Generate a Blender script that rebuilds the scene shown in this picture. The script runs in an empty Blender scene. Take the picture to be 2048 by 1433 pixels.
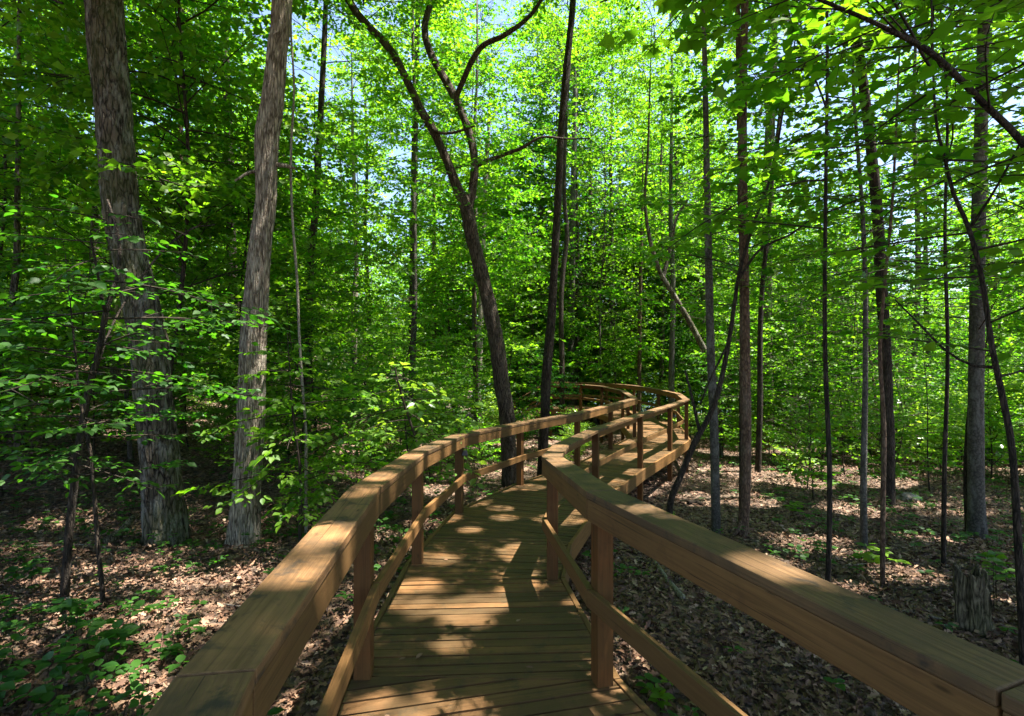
import bpy, bmesh, math, random
import numpy as np
from mathutils import Vector, noise

C = bpy.context.scene
COL = C.collection
# ------------------------------------------------------------------ camera, sky, sun, exposure
CAMZ = 1.69
F = 1050.0                                   # focal length in photo pixels (2048 wide)
cam_d = bpy.data.cameras.new('camera'); cam = bpy.data.objects.new('camera', cam_d); COL.objects.link(cam)
cam.location = (0, 0, CAMZ); cam.rotation_euler = (math.radians(90), 0, 0)
cam_d.sensor_width = 36; cam_d.lens = 36 * F / 2048; cam_d.clip_start = 0.05; cam_d.clip_end = 2000
C.camera = cam
SUN_EL, SUN_AZ = 72.0, 92.0                  # azimuth clockwise from +Y
w = bpy.data.worlds.new('World'); C.world = w; w.use_nodes = True
nt = w.node_tree; bg = nt.nodes['Background']
sk = nt.nodes.new('ShaderNodeTexSky'); sk.sky_type = 'NISHITA'; sk.sun_disc = False
sk.sun_elevation = math.radians(SUN_EL); sk.sun_rotation = math.radians(SUN_AZ)
sk.air_density = 1.0; sk.dust_density = 1.2; sk.ozone_density = 1.5
nt.links.new(sk.outputs[0], bg.inputs[0]); bg.inputs[1].default_value = 0.075
sd = bpy.data.lights.new('sun', 'SUN'); so = bpy.data.objects.new('sun', sd); COL.objects.link(so)
sd.energy = 5.0; sd.angle = math.radians(0.5); sd.color = (1.0, 0.95, 0.86)
_e, _a = math.radians(SUN_EL), math.radians(SUN_AZ)
sv = Vector((math.cos(_e) * math.sin(_a), math.cos(_e) * math.cos(_a), math.sin(_e)))
so.rotation_euler = sv.to_track_quat('Z', 'Y').to_euler(); so.location = (10, 0, 30)
C.view_settings.view_transform = 'Standard'; C.view_settings.look = 'None'
C.view_settings.exposure = 2.5; C.view_settings.gamma = 1
C.render.engine = 'CYCLES'
cy = C.cycles
cy.max_bounces = 8; cy.diffuse_bounces = 4; cy.transmission_bounces = 6; cy.glossy_bounces = 2; cy.transparent_max_bounces = 4
cy.caustics_reflective = False; cy.caustics_refractive = False
cy.use_denoising = True
cy.sample_clamp_indirect = 6.0

# ------------------------------------------------------------------ helpers
R0 = np.random.default_rng(7)
def sm(x, a, b):
    t = np.clip((x - a) / (b - a), 0, 1); return t * t * (3 - 2 * t)
def ground(x, y):
    x = np.asarray(x, float); y = np.asarray(y, float)
    z = -0.42 - 0.58 * sm(y, 3.5, 10) - 0.25 * sm(y, 10, 17) - 0.062 * np.clip(y - 16, 0, 50)
    rise = np.logaddexp(0, (-4.6 - x) * 1.2) / 1.2
    z = z + 0.26 * np.minimum(rise, 16) * sm(y, 5, 13) + 0.045 * np.clip(y - 14, 0, 60) * sm(-x, 3, 9)
    z = z + 0.05 * np.sin(x * 1.3 + 0.7 * y) * np.sin(y * 0.9 - 0.4 * x + 1) + 0.02 * np.sin(3.1 * x + 1) * np.sin(2.7 * y)
    z = z - 0.10 * sm(x, 3, 9) * sm(y, 2, 6)
    return np.maximum(z, -5.2)
def P(px, py, Y):
    return np.array([(px - 1024) * Y / F, Y, CAMZ - (py - 716.5) * Y / F])
def base_at(px, py):
    """the point of the ground seen at pixel (px, py)"""
    for Y in np.arange(1.2, 60, 0.02):
        p = P(px, py, Y)
        if p[2] <= ground(p[0], p[1]): return p
    return P(px, py, 60)

def new_mesh(name, V, parts, mats, attrs=None, smooth=False, uv=None):
    """parts: list of (faces array (m,k), material index)"""
    me = bpy.data.meshes.new(name)
    V = np.asarray(V, np.float32)
    me.vertices.add(len(V)); me.vertices.foreach_set('co', V.ravel())
    loops = []; starts = []; mi = []; s = 0
    for Fa, m in parts:
        Fa = np.asarray(Fa, np.int32)
        if Fa.size == 0: continue
        k = Fa.shape[1]
        loops.append(Fa.ravel()); starts.append(s + np.arange(len(Fa), dtype=np.int32) * k)
        mi.append(np.full(len(Fa), m, np.int32)); s += Fa.size
    loops = np.concatenate(loops); starts = np.concatenate(starts); mi = np.concatenate(mi)
    me.loops.add(len(loops)); me.loops.foreach_set('vertex_index', loops)
    me.polygons.add(len(starts)); me.polygons.foreach_set('loop_start', starts)
    me.polygons.foreach_set('material_index', mi)
    if smooth: me.polygons.foreach_set('use_smooth', np.ones(len(starts), bool))
    for m in mats: me.materials.append(m)
    if attrs:
        for an, av in attrs.items():
            a = me.attributes.new(an, 'FLOAT', 'POINT'); a.data.foreach_set('value', np.asarray(av, np.float32))
    if uv is not None:
        l = me.uv_layers.new(name='UVMap'); l.data.foreach_set('uv', np.asarray(uv, np.float32)[loops].ravel())
    me.update(calc_edges=True); me.validate()
    return me
def link(name, me, parent=None, loc=None):
    o = bpy.data.objects.new(name, me); COL.objects.link(o)
    if parent is not None: o.parent = parent
    if loc is not None: o.location = loc
    return o
def tag(o, label=None, cat=None, group=None, kind=None):
    if label: o['label'] = label
    if cat: o['category'] = cat
    if group: o['group'] = group
    if kind: o['kind'] = kind
    return o
def empty(name, loc, label, cat, group=None):
    o = bpy.data.objects.new(name, None); COL.objects.link(o); o.location = tuple(map(float, loc)); o.empty_display_size = 0.2
    return tag(o, label, cat, group)

# ------------------------------------------------------------------ materials
class N:
    def __init__(s, name):
        s.m = bpy.data.materials.new(name); s.m.use_nodes = True; s.t = s.m.node_tree
        s.b = s.t.nodes['Principled BSDF']; s.out = s.t.nodes['Material Output']
    def n(s, typ, **kw):
        nd = s.t.nodes.new('ShaderNode' + typ)
        for k, v in kw.items():
            if k in nd.inputs: nd.inputs[k].default_value = v
            else: setattr(nd, k, v)
        return nd
    def l(s, a, b): s.t.links.new(a, b)
    def ramp(s, fac, stops):
        r = s.n('ValToRGB'); e = r.color_ramp.elements
        while len(e) > 1: e.remove(e[-1])
        e[0].position = stops[0][0]; e[0].color = (*stops[0][1], 1)
        for p, c in stops[1:]:
            x = e.new(p); x.color = (*c, 1)
        s.l(fac, r.inputs[0]); return r.outputs[0]
    def coords(s, out='Object', scale=(1, 1, 1)):
        tc = s.n('TexCoord'); mp = s.n('Mapping'); mp.inputs['Scale'].default_value = scale
        s.l(tc.outputs[out], mp.inputs[0]); return mp.outputs[0]
    def noise(s, vec, scale, detail=6, rough=0.6, dist=0.0):
        x = s.n('TexNoise'); x.inputs['Scale'].default_value = scale; x.inputs['Detail'].default_value = detail
        x.inputs['Roughness'].default_value = rough; x.inputs['Distortion'].default_value = dist
        if vec is not None: s.l(vec, x.inputs['Vector'])
        return x.outputs['Fac']
    def mix(s, fac, a, b, mode='MIX'):
        x = s.n('Mix', data_type='RGBA', blend_type=mode)
        if hasattr(fac, 'links'): s.l(fac, x.inputs[0])
        else: x.inputs[0].default_value = fac
        for i, v in ((6, a), (7, b)):
            if hasattr(v, 'links'): s.l(v, x.inputs[i])
            else: x.inputs[i].default_value = (*v, 1)
        return x.outputs[2]
    def math(s, op, a, b=0.0):
        x = s.n('Math', operation=op)
        for i, v in ((0, a), (1, b)):
            if hasattr(v, 'links'): s.l(v, x.inputs[i])
            else: x.inputs[i].default_value = v
        return x.outputs[0]
    def bump(s, h, strength, dist=0.01):
        b = s.n('Bump'); b.inputs['Strength'].default_value = strength; b.inputs['Distance'].default_value = dist
        s.l(h, b.inputs['Height']); s.l(b.outputs[0], s.b.inputs['Normal']); return b

def leaf_mat(name, c0, c1, t0, t1, tr=0.5, rough=0.5, spec=0.35):
    s = N(name)
    at = s.n('Attribute', attribute_name='tint')
    oi = s.n('ObjectInfo')
    f = s.math('ADD', s.math('MULTIPLY', at.outputs['Fac'], 0.65), s.math('MULTIPLY', oi.outputs['Random'], 0.35))
    col = s.ramp(f, [(0.0, c0), (1.0, c1)])
    tcol = s.ramp(f, [(0.0, t0), (1.0, t1)])
    s.l(col, s.b.inputs['Base Color']); s.b.inputs['Roughness'].default_value = rough
    s.b.inputs['Specular IOR Level'].default_value = spec
    tl = s.n('BsdfTranslucent'); s.l(tcol, tl.inputs[0])
    mx = s.n('MixShader'); mx.inputs[0].default_value = tr
    s.l(s.b.outputs[0], mx.inputs[1]); s.l(tl.outputs[0], mx.inputs[2]); s.l(mx.outputs[0], s.out.inputs[0])
    return s.m
M_LEAF = leaf_mat('green_leaf', (0.035, 0.105, 0.006), (0.12, 0.22, 0.012), (0.07, 0.38, 0.007), (0.38, 0.66, 0.016), 0.5)
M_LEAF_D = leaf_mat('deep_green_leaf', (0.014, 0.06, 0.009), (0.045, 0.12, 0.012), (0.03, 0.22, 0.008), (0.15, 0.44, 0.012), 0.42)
M_LEAF_W = leaf_mat('sunlit_pale_leaf', (0.09, 0.2, 0.03), (0.16, 0.3, 0.05), (0.3, 0.55, 0.03), (0.5, 0.75, 0.04), 0.45, 0.3, 0.6)  # brightness of sunlit leaves put into the leaf colour
M_DEAD = None
def dead_mat():
    s = N('dead_leaf')
    at = s.n('Attribute', attribute_name='tint')
    col = s.ramp(at.outputs['Fac'], [(0.0, (0.035, 0.018, 0.010)), (0.3, (0.095, 0.045, 0.024)), (0.6, (0.17, 0.088, 0.047)), (0.85, (0.27, 0.165, 0.10)), (1.0, (0.38, 0.27, 0.18))])
    s.l(col, s.b.inputs['Base Color']); s.b.inputs['Roughness'].default_value = 0.75
    return s.m
M_DEAD = dead_mat()

def bark_mat(name, lo, hi, lichen_sun, lichen_sun_amt=0.45, sc=26, zs=0.16, bs=0.9, moss=0.0, plate=.28):  # pale patches serve as lichen and as painted sun highlights
    s = N(name)
    v = s.coords('Object', (1, 1, zs))
    nz = s.noise(v, sc, 8, 0.65, 0.6)
    vo = s.n('TexVoronoi', feature='DISTANCE_TO_EDGE'); vo.inputs['Scale'].default_value = sc * 1.25
    wv = s.n('Mix', data_type='VECTOR'); wv.inputs[0].default_value = .06; s.l(v, wv.inputs[4])
    nn_ = s.n('TexNoise'); nn_.inputs['Scale'].default_value = sc * .8; nn_.inputs['Detail'].default_value = 4; s.l(v, nn_.inputs['Vector']); s.l(nn_.outputs['Color'], wv.inputs[5]); s.l(wv.outputs[1], vo.inputs['Vector'])
    pl = s.ramp(vo.outputs['Distance'], [(0.0, (0, 0, 0)), (plate, (1, 1, 1))])
    n1 = s.math('ADD', s.math('MULTIPLY', pl, .30), s.math('MULTIPLY', nz, .68))
    v2 = s.coords('Object', (1, 1, 0.35)); n2 = s.noise(v2, 8.0, 8, 0.7, 0.4)
    v3 = s.coords('Object', (1, 1, 0.5)); n3 = s.noise(v3, 45, 4, 0.7)
    col = s.ramp(n1, [(0.34, lo), (0.5, tuple(0.5 * (a + b) for a, b in zip(lo, hi))), (0.66, hi)])
    m = s.ramp(n2, [(0.5, (0, 0, 0)), (0.62, (1, 1, 1))])
    mm = s.math('MULTIPLY', m, lichen_sun_amt)
    col = s.mix(mm, col, lichen_sun)
    col = s.mix(s.math('MULTIPLY', n3, 0.5), col, tuple(x * 0.6 for x in lo))
    if moss:
        n4 = s.noise(s.coords('Object', (1, 1, .4)), 2.2, 4, .6)
        mk = s.ramp(n4, [(0.45, (0, 0, 0)), (0.6, (1, 1, 1))])
        col = s.mix(s.math('MULTIPLY', mk, moss), col, (0.09, 0.12, 0.02))
    s.l(col, s.b.inputs['Base Color']); s.b.inputs['Roughness'].default_value = 0.9
    s.b.inputs['Specular IOR Level'].default_value = 0.25
    h = s.math('ADD', n1, s.math('MULTIPLY', n3, 0.35))
    s.bump(h, bs, 0.05)
    return s.m
B_OAK = bark_mat('rough_oak_bark', (0.014, 0.010, 0.007), (0.17, 0.135, 0.10), (0.50, 0.47, 0.42), 0.5, 19, 0.22, 1.0, moss=.25, plate=.2)
B_SHAG = bark_mat('shaggy_grey_bark', (0.09, 0.065, 0.045), (0.56, 0.46, 0.35), (0.66, 0.60, 0.50), 0.4, 30, 0.13, 1.0)  # bark and patches brightened in colour to stand for sun on the trunk
B_DARK = bark_mat('dark_brown_bark', (0.014, 0.010, 0.007), (0.095, 0.068, 0.048), (0.2, 0.17, 0.14), 0.25, 36, 0.14, 1.0)
B_BROWN = bark_mat('ridged_brown_bark', (0.025, 0.017, 0.011), (0.17, 0.125, 0.088), (0.3, 0.26, 0.21), 0.3, 34, 0.15, 1.0)
B_GREY = bark_mat('smooth_grey_bark', (0.05, 0.044, 0.036), (0.13, 0.115, 0.095), (0.26, 0.25, 0.22), 0.5, 20, 0.8, 0.35)
B_MOSS = bark_mat('mossy_bark', (0.05, 0.045, 0.03), (0.2, 0.18, 0.12), (0.25, 0.24, 0.18), 0.35, 30, 0.12, 0.7, moss=0.75)
B_RED = bark_mat('reddish_brown_bark', (0.06, 0.035, 0.022), (0.2, 0.125, 0.08), (0.3, 0.24, 0.18), 0.3, 24, 0.4, 0.5)
B_TWIG = bark_mat('twig_bark', (0.02, 0.014, 0.009), (0.055, 0.04, 0.027), (0.08, 0.065, 0.05), 0.2, 20, 0.5, 0.1)
B_VINE = bark_mat('pale_vine_bark', (0.16, 0.13, 0.10), (0.38, 0.33, 0.27), (0.5, 0.46, 0.4), 0.3, 30, 0.3, 0.5)
B_ROT = bark_mat('rotten_wood', (0.035, 0.027, 0.016), (0.36, 0.29, 0.18), (0.46, 0.40, 0.28), 0.3, 26, 0.14, 1.0, moss=0.2)

def wood_mat(name, base, worn, dark, wornamt, bs=0.25):
    s = N(name)
    v = s.coords('UV', (2.2, 55, 1)); g = s.noise(v, 1.0, 6, 0.6, 0.8)
    vf = s.coords('UV', (9, 260, 1)); gf = s.noise(vf, 1.0, 3, 0.6)
    vb = s.coords('Object', (1, 1, 1)); b1 = s.noise(vb, 3.2, 5, 0.6, 0.5)
    b2 = s.noise(vb, 9.0, 4, 0.65, 0.3)
    at = s.n('Attribute', attribute_name='tint')
    col = s.ramp(g, [(0.3, tuple(x * 0.55 for x in base)), (0.5, base), (0.7, tuple(min(1, x * 1.3) for x in base))])
    col = s.mix(s.math('MULTIPLY', gf, 0.35), col, tuple(x * 0.45 for x in base))
    t2 = s.ramp(at.outputs['Fac'], [(0, (0.5, 0.54, 0.56)), (0.5, (0.95, 0.93, 0.92)), (1, (1.4, 1.25, 1.1))])
    col = s.mix(1.0, col, t2, 'MULTIPLY')
    k = s.ramp(b1, [(0.42, (0, 0, 0)), (0.6, (1, 1, 1))])
    col = s.mix(s.math('MULTIPLY', k, wornamt), col, worn)
    k2 = s.ramp(b2, [(0.56, (0, 0, 0)), (0.68, (1, 1, 1))])
    col = s.mix(s.math('MULTIPLY', k2, wornamt * 0.9), col, dark)
    vc = s.coords('UV', (.9, 75, 1)); ck = s.noise(vc, 1.0, 3, 0.55, 1.2)
    ckm = s.ramp(ck, [(0.66, (0, 0, 0)), (0.70, (1, 1, 1))])
    col = s.mix(s.math('MULTIPLY', ckm, .8), col, tuple(x * 0.2 for x in base))
    # knots
    vk = s.coords('UV', (3.0, 11, 1)); vo = s.n('TexVoronoi'); vo.inputs['Scale'].default_value = 1.0; s.l(vk, vo.inputs['Vector'])
    kn = s.ramp(vo.outputs['Distance'], [(0.03, (1, 1, 1)), (0.085, (0, 0, 0))])
    col = s.mix(s.math('MULTIPLY', kn, 0.75), col, tuple(x * 0.22 for x in base))
    s.l(col, s.b.inputs['Base Color']); s.b.inputs['Roughness'].default_value = 0.62
    s.b.inputs['Specular IOR Level'].default_value = 0.22
    s.bump(s.math('ADD', g, s.math('MULTIPLY', gf, 0.5)), bs, 0.004)
    return s.m
W_CAP = wood_mat('weathered_cap_timber', (0.205, 0.115, 0.052), (0.085, 0.052, 0.027), (0.03, 0.027, 0.022), 0.85, 0.6)
W_SIDE = wood_mat('stained_rail_timber', (0.18, 0.096, 0.034), (0.13, 0.068, 0.024), (0.09, 0.042, 0.018), 0.4)
W_POST = wood_mat('stained_post_timber', (0.12, 0.052, 0.015), (0.09, 0.054, 0.017), (0.06, 0.026, 0.010), 0.4)
W_DECK = wood_mat('deck_board_timber', (0.145, 0.078, 0.032), (0.075, 0.046, 0.019), (0.045, 0.036, 0.02), 0.7, 0.6)

# ------------------------------------------------------------------ leaves and twigs
T_DIA = (np.array([[0, 0, 0], [.45, .34, .06], [1, 0, -.08], [.45, -.34, .06]]), [np.array([[0, 2, 1]]), np.array([[0, 3, 2]])])
T_DIA = (T_DIA[0], np.array([[0, 3, 2], [0, 2, 1]]))
T_OVAL = (np.array([[0, 0, 0], [.18, .24, .05], [.5, .36, .06], [.8, .2, .02], [1.05, 0, -.12], [.8, -.2, .02], [.5, -.36, .06], [.18, -.24, .05], [.5, 0, -.01]]),
          np.array([[0, 8, 2, 1], [8, 4, 3, 2], [0, 7, 6, 8], [8, 6, 5, 4]]))
T_OVAL4 = T_OVAL
# lobed (maple like) leaf as quads round the midrib
_mp = np.array([[0, 0, 0], [.08, .30, .04], [.02, .52, .06], [.33, .36, .05], [.45, .62, .02], [.62, .24, .03], [1.05, 0, -.10],
                [.62, -.24, .03], [.45, -.62, .02], [.33, -.36, .05], [.02, -.52, .06], [.08, -.30, .04], [.45, 0, -.01]])
T_MAPLE = (_mp, np.array([[0, 12, 3, 1], [1, 3, 2, 1], [12, 5, 4, 3], [12, 6, 5, 5], [0, 11, 9, 12], [11, 10, 9, 9], [12, 9, 8, 7], [12, 7, 6, 6]]))
_mt = []
for q in [[0, 12, 3], [0, 3, 1], [1, 3, 2], [12, 5, 4], [12, 4, 3], [12, 6, 5], [0, 9, 12], [0, 11, 9], [11, 10, 9], [12, 9, 8], [12, 8, 7], [12, 7, 6]]: _mt.append(q)
T_MAPLE = (_mp, np.array(_mt))

def norm(a): return a / np.maximum(np.linalg.norm(a, axis=-1, keepdims=True), 1e-9)
class Foliage:
    def __init__(s, seed, leafL, tmpl, jit=0.4, tubes=True):
        s.r = np.random.default_rng(seed); s.L = leafL; s.tm = tmpl; s.jit = jit
        s.p = []; s.d = []; s.sz = []; s.nn = []
        s.tv = []; s.tf = []; s.nv = 0; s.tubes = tubes
    def tube(s, pts, r0, r1, k=3):
        pts = np.asarray(pts); n = len(pts)
        t = norm(np.gradient(pts, axis=0)); a = np.cross(t, [0.1, 0.2, 1.0]); a = norm(a); b = np.cross(t, a)
        rr = np.linspace(r0, r1, n)[:, None, None]; th = np.arange(k) * 2 * math.pi / k
        ring = a[:, None, :] * np.cos(th)[None, :, None] + b[:, None, :] * np.sin(th)[None, :, None]
        V = (pts[:, None, :] + ring * rr).reshape(-1, 3)
        i = np.arange(n - 1)[:, None] * k; j = np.arange(k)[None, :]
        f = np.stack([i + j, i + (j + 1) % k, i + k + (j + 1) % k, i + k + j], -1).reshape(-1, 4) + s.nv
        s.tv.append(V); s.tf.append(f); s.nv += len(V)
    def path(s, p0, d0, L, droop, wig=0.15, seg=0.22):
        n = max(3, int(L / seg) + 2); st = L / (n - 1)
        d = np.array(d0, float); p = np.array(p0, float); out = [p.copy()]
        w0 = s.r.normal(0, wig, 3) * [1, 1, .5]
        for i in range(n - 1):
            d = d + w0 * st + s.r.normal(0, wig * 0.35, 3) * [1, 1, .6]; d[2] -= droop * st
            d = d / np.linalg.norm(d); p = p + d * st; out.append(p.copy())
        return np.array(out)
    def leaves_on(s, pts, sp, t0=0.1):
        seg = np.linalg.norm(np.diff(pts, axis=0), axis=1); cum = np.concatenate([[0], np.cumsum(seg)]); L = cum[-1]
        n = max(2, int(L * (1 - t0) / sp)); t = t0 * L + (np.arange(n) + s.r.uniform(0, .6, n)) / n * L * (1 - t0)
        t = np.append(t, L)
        pos = np.stack([np.interp(t, cum, pts[:, k]) for k in range(3)], 1)
        idx = np.clip(np.searchsorted(cum, t) - 1, 0, len(pts) - 2)
        h = norm(pts[idx + 1] - pts[idx])
        side = norm(np.cross(h, [0, 0, 1.0])); sg = np.where(np.arange(n + 1) % 2 == 0, 1, -1)[:, None].astype(float); sg[-1] = 0
        ang = s.r.uniform(.6, 1.25, n + 1)[:, None]
        d = h * np.cos(ang) + side * sg * np.sin(ang); d[-1] = h[-1]; d[:, 2] -= s.r.uniform(-.05, .35, n + 1)
        s.p.append(pos + d * 0.012); s.d.append(norm(d)); s.sz.append(s.L * s.r.uniform(.6, 1.2, n + 1))
        nn = np.array([0, 0, 1.0]) + s.r.normal(0, s.jit, (n + 1, 3)); s.nn.append(nn)
    def branch(s, p0, d0, L, r, level, cfg):
        sp_b, sp_l, droop = cfg['sub'][level], cfg['leaf'], cfg['droop']
        pts = s.path(p0, d0, L, droop, cfg.get('wig', .15))
        if s.tubes and level <= cfg.get('tube_level', 1): s.tube(pts, r, r * 0.3, 4 if level == 0 else 3)
        last = level >= cfg['depth'] - 1 or L < 0.28
        s.leaves_on(pts, sp_l, 0.08 if last else 0.6)
        if last: return
        n = max(2, int(L * 0.85 / sp_b)); side = 1 if s.r.random() < .5 else -1
        for i in range(n):
            t = cfg.get('t0', .15) + (1 - cfg.get('t0', .15)) * (i + s.r.uniform(0, .8)) / n; side = -side
            k = min(len(pts) - 2, int(t * (len(pts) - 1))); fr = t * (len(pts) - 1) - k
            q = pts[k] + (pts[k + 1] - pts[k]) * min(fr, 1); h = norm(pts[k + 1] - pts[k])
            sd_ = norm(np.cross(h, [0, 0, 1.0])) * side; a = s.r.uniform(.6, 1.1)
            d = h * math.cos(a) + sd_ * math.sin(a); d[2] += s.r.normal(0.03, cfg.get('vz', .14))
            l = L * cfg['ratio'] * (1.05 - .62 * t) * s.r.uniform(.65, 1.15)
            if l < .1: continue
            s.branch(q, norm(d), l, r * .45, level + 1, cfg)
    def mesh(s, name, mats):
        p = np.concatenate(s.p); d = np.concatenate(s.d); L = np.concatenate(s.sz); nn = np.concatenate(s.nn)
        nn = norm(nn - d * np.sum(nn * d, 1, keepdims=True)); b = np.cross(nn, d)
        tv, tf = s.tm; K = len(tv)
        V = p[:, None, :] + L[:, None, None] * (tv[None, :, 0:1] * d[:, None, :] + tv[None, :, 1:2] * b[:, None, :] + tv[None, :, 2:3] * nn[:, None, :])
        V = V.reshape(-1, 3); Fs = (np.arange(len(p))[:, None, None] * K + tf[None]).reshape(-1, tf.shape[1])
        tint = np.repeat(np.clip(s.r.normal(.5, .32, len(p)), 0, 1), K)
        parts = [(Fs, 0)]
        if s.tv:
            tvv = np.concatenate(s.tv); tff = np.concatenate(s.tf) + len(V)
            V = np.concatenate([V, tvv]); parts.append((tff, 1)); tint = np.concatenate([tint, np.zeros(len(tvv))])
        return new_mesh(name, V, parts, mats, {'tint': tint})
    def count(s): return sum(len(x) for x in s.p)

def crown(seed, z0, z1, rad, nb, leafL, tmpl, cfg, axis=None, prof=None, elev=(0.15, 0.6), jit=.4, az=None, tubes=True):
    """branches set round a stem; axis(z) gives the stem's x, y"""
    f = Foliage(seed, leafL, tmpl, jit, tubes); r = f.r
    for i in range(nb):
        t = (i + r.uniform(0, .9)) / nb; z = z0 + (z1 - z0) * t
        a = (i * 2.39996 + r.uniform(-.4, .4)) if az is None else r.uniform(*az)
        pr = prof(t) if prof else (math.sin(math.pi * (0.18 + 0.75 * t)) ** .7)
        L = rad * pr * r.uniform(.7, 1.15)
        if L < .15: continue
        e = r.uniform(*elev)
        d = np.array([math.cos(a) * math.cos(e), math.sin(a) * math.cos(e), math.sin(e)])
        x, y = axis(z) if axis else (0, 0)
        f.branch((x, y, z), d, L, 0.003 + L * .0045, 0, cfg)
    return f

def catmull(pts, n):
    pts = np.asarray(pts, float); m = len(pts)
    if m == 2: pts = np.array([pts[0], (pts[0] + pts[1]) / 2, pts[1]]); m = 3
    seg = np.linalg.norm(np.diff(pts[:, :3], axis=0), axis=1); cum = np.concatenate([[0], np.cumsum(seg)])
    t = np.linspace(0, cum[-1], n); out = []
    ext = np.vstack([2 * pts[0] - pts[1], pts, 2 * pts[-1] - pts[-2]])
    for u in t:
        i = min(max(np.searchsorted(cum, u) - 1, 0), m - 2); f = (u - cum[i]) / max(cum[i + 1] - cum[i], 1e-9)
        a, b, c, d = ext[i], ext[i + 1], ext[i + 2], ext[i + 3]
        out.append(.5 * ((2 * b) + (-a + c) * f + (2 * a - 5 * b + 4 * c - d) * f * f + (-a + 3 * b - 3 * c + d) * f ** 3))
    return np.array(out)

class Wood:
    """tubes with bark relief, gathered into one trunk mesh"""
    def __init__(s): s.V = []; s.F = []; s.n = 0
    def limb(s, pts, seg=10, step=.12, rough=.06, ridge=0.0, flare=0.0, seed=0, cap=False, freq=9):
        """pts rows: x, y, z, radius"""
        pts = np.asarray(pts, float); Ltot = np.linalg.norm(np.diff(pts[:, :3], axis=0), axis=1).sum()
        n = max(4, int(Ltot / step)); q = catmull(pts, n); c = q[:, :3]; r = np.maximum(q[:, 3], .003)
        t = norm(np.gradient(c, axis=0)); a = norm(np.cross(t, [0.05, 1.0, 0.03])); b = np.cross(t, a)
        th = np.arange(seg) * 2 * math.pi / seg
        rad = np.repeat(r[:, None], seg, 1)
        h = np.concatenate([[0], np.cumsum(np.linalg.norm(np.diff(c, axis=0), axis=1))])
        if flare:
            lob = 1 + .35 * np.cos(th * 4 + seed) + .25 * np.cos(th * 3 + 2.1 * seed)
            rad = rad * (1 + flare * np.exp(-h / (r[0] * 1.3))[:, None] * lob[None])
        if rough or ridge:
            for i in range(n):
                for j in range(seg):
                    k = 0
                    if rough: k += rough * noise.noise(Vector((math.cos(th[j]) * 1.3 + seed * 3, math.sin(th[j]) * 1.3, h[i] * 1.6)))
                    if ridge:
                        v = noise.noise(Vector((math.cos(th[j]) * freq * .5 + seed, math.sin(th[j]) * freq * .5, h[i] * 2.0)))
                        v2 = noise.noise(Vector((math.cos(th[j]) * freq, math.sin(th[j]) * freq + seed, h[i] * 6.0)))
                        k += ridge * (1 - 2.6 * abs(v)) + ridge * .6 * v2
                    rad[i, j] *= 1 + k
        ring = a[:, None] * np.cos(th)[None, :, None] + b[:, None] * np.sin(th)[None, :, None]
        V = (c[:, None] + ring * rad[:, :, None]).reshape(-1, 3)
        i = np.arange(n - 1)[:, None] * seg; j = np.arange(seg)[None]
        f = np.stack([i + j, i + (j + 1) % seg, i + seg + (j + 1) % seg, i + seg + j], -1).reshape(-1, 4)
        s.V.append(V); s.F.append(f + s.n); s.n += len(V)
        for e, ci in ((0, 0), (n - 1, 1)):
            s.V.append(c[e][None]); k = s.n; s.n += 1
            ids = np.arange(seg) + (k - len(V) - ci) + e * seg
            nx = np.roll(ids, -1); s.F.append(np.stack([ids, nx, np.full(seg, k), np.full(seg, k)], -1) if e else np.stack([nx, ids, np.full(seg, k), np.full(seg, k)], -1))
        return c, r
    def mesh(s, name, mat, origin=(0, 0, 0)):
        V = np.concatenate(s.V) - np.asarray(origin)[None]; Fq = np.concatenate(s.F)
        tri = Fq[:, 2] == Fq[:, 3]
        return new_mesh(name, V, [(Fq[~tri], 0), (Fq[tri][:, :3], 0)], [mat], smooth=True)

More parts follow.
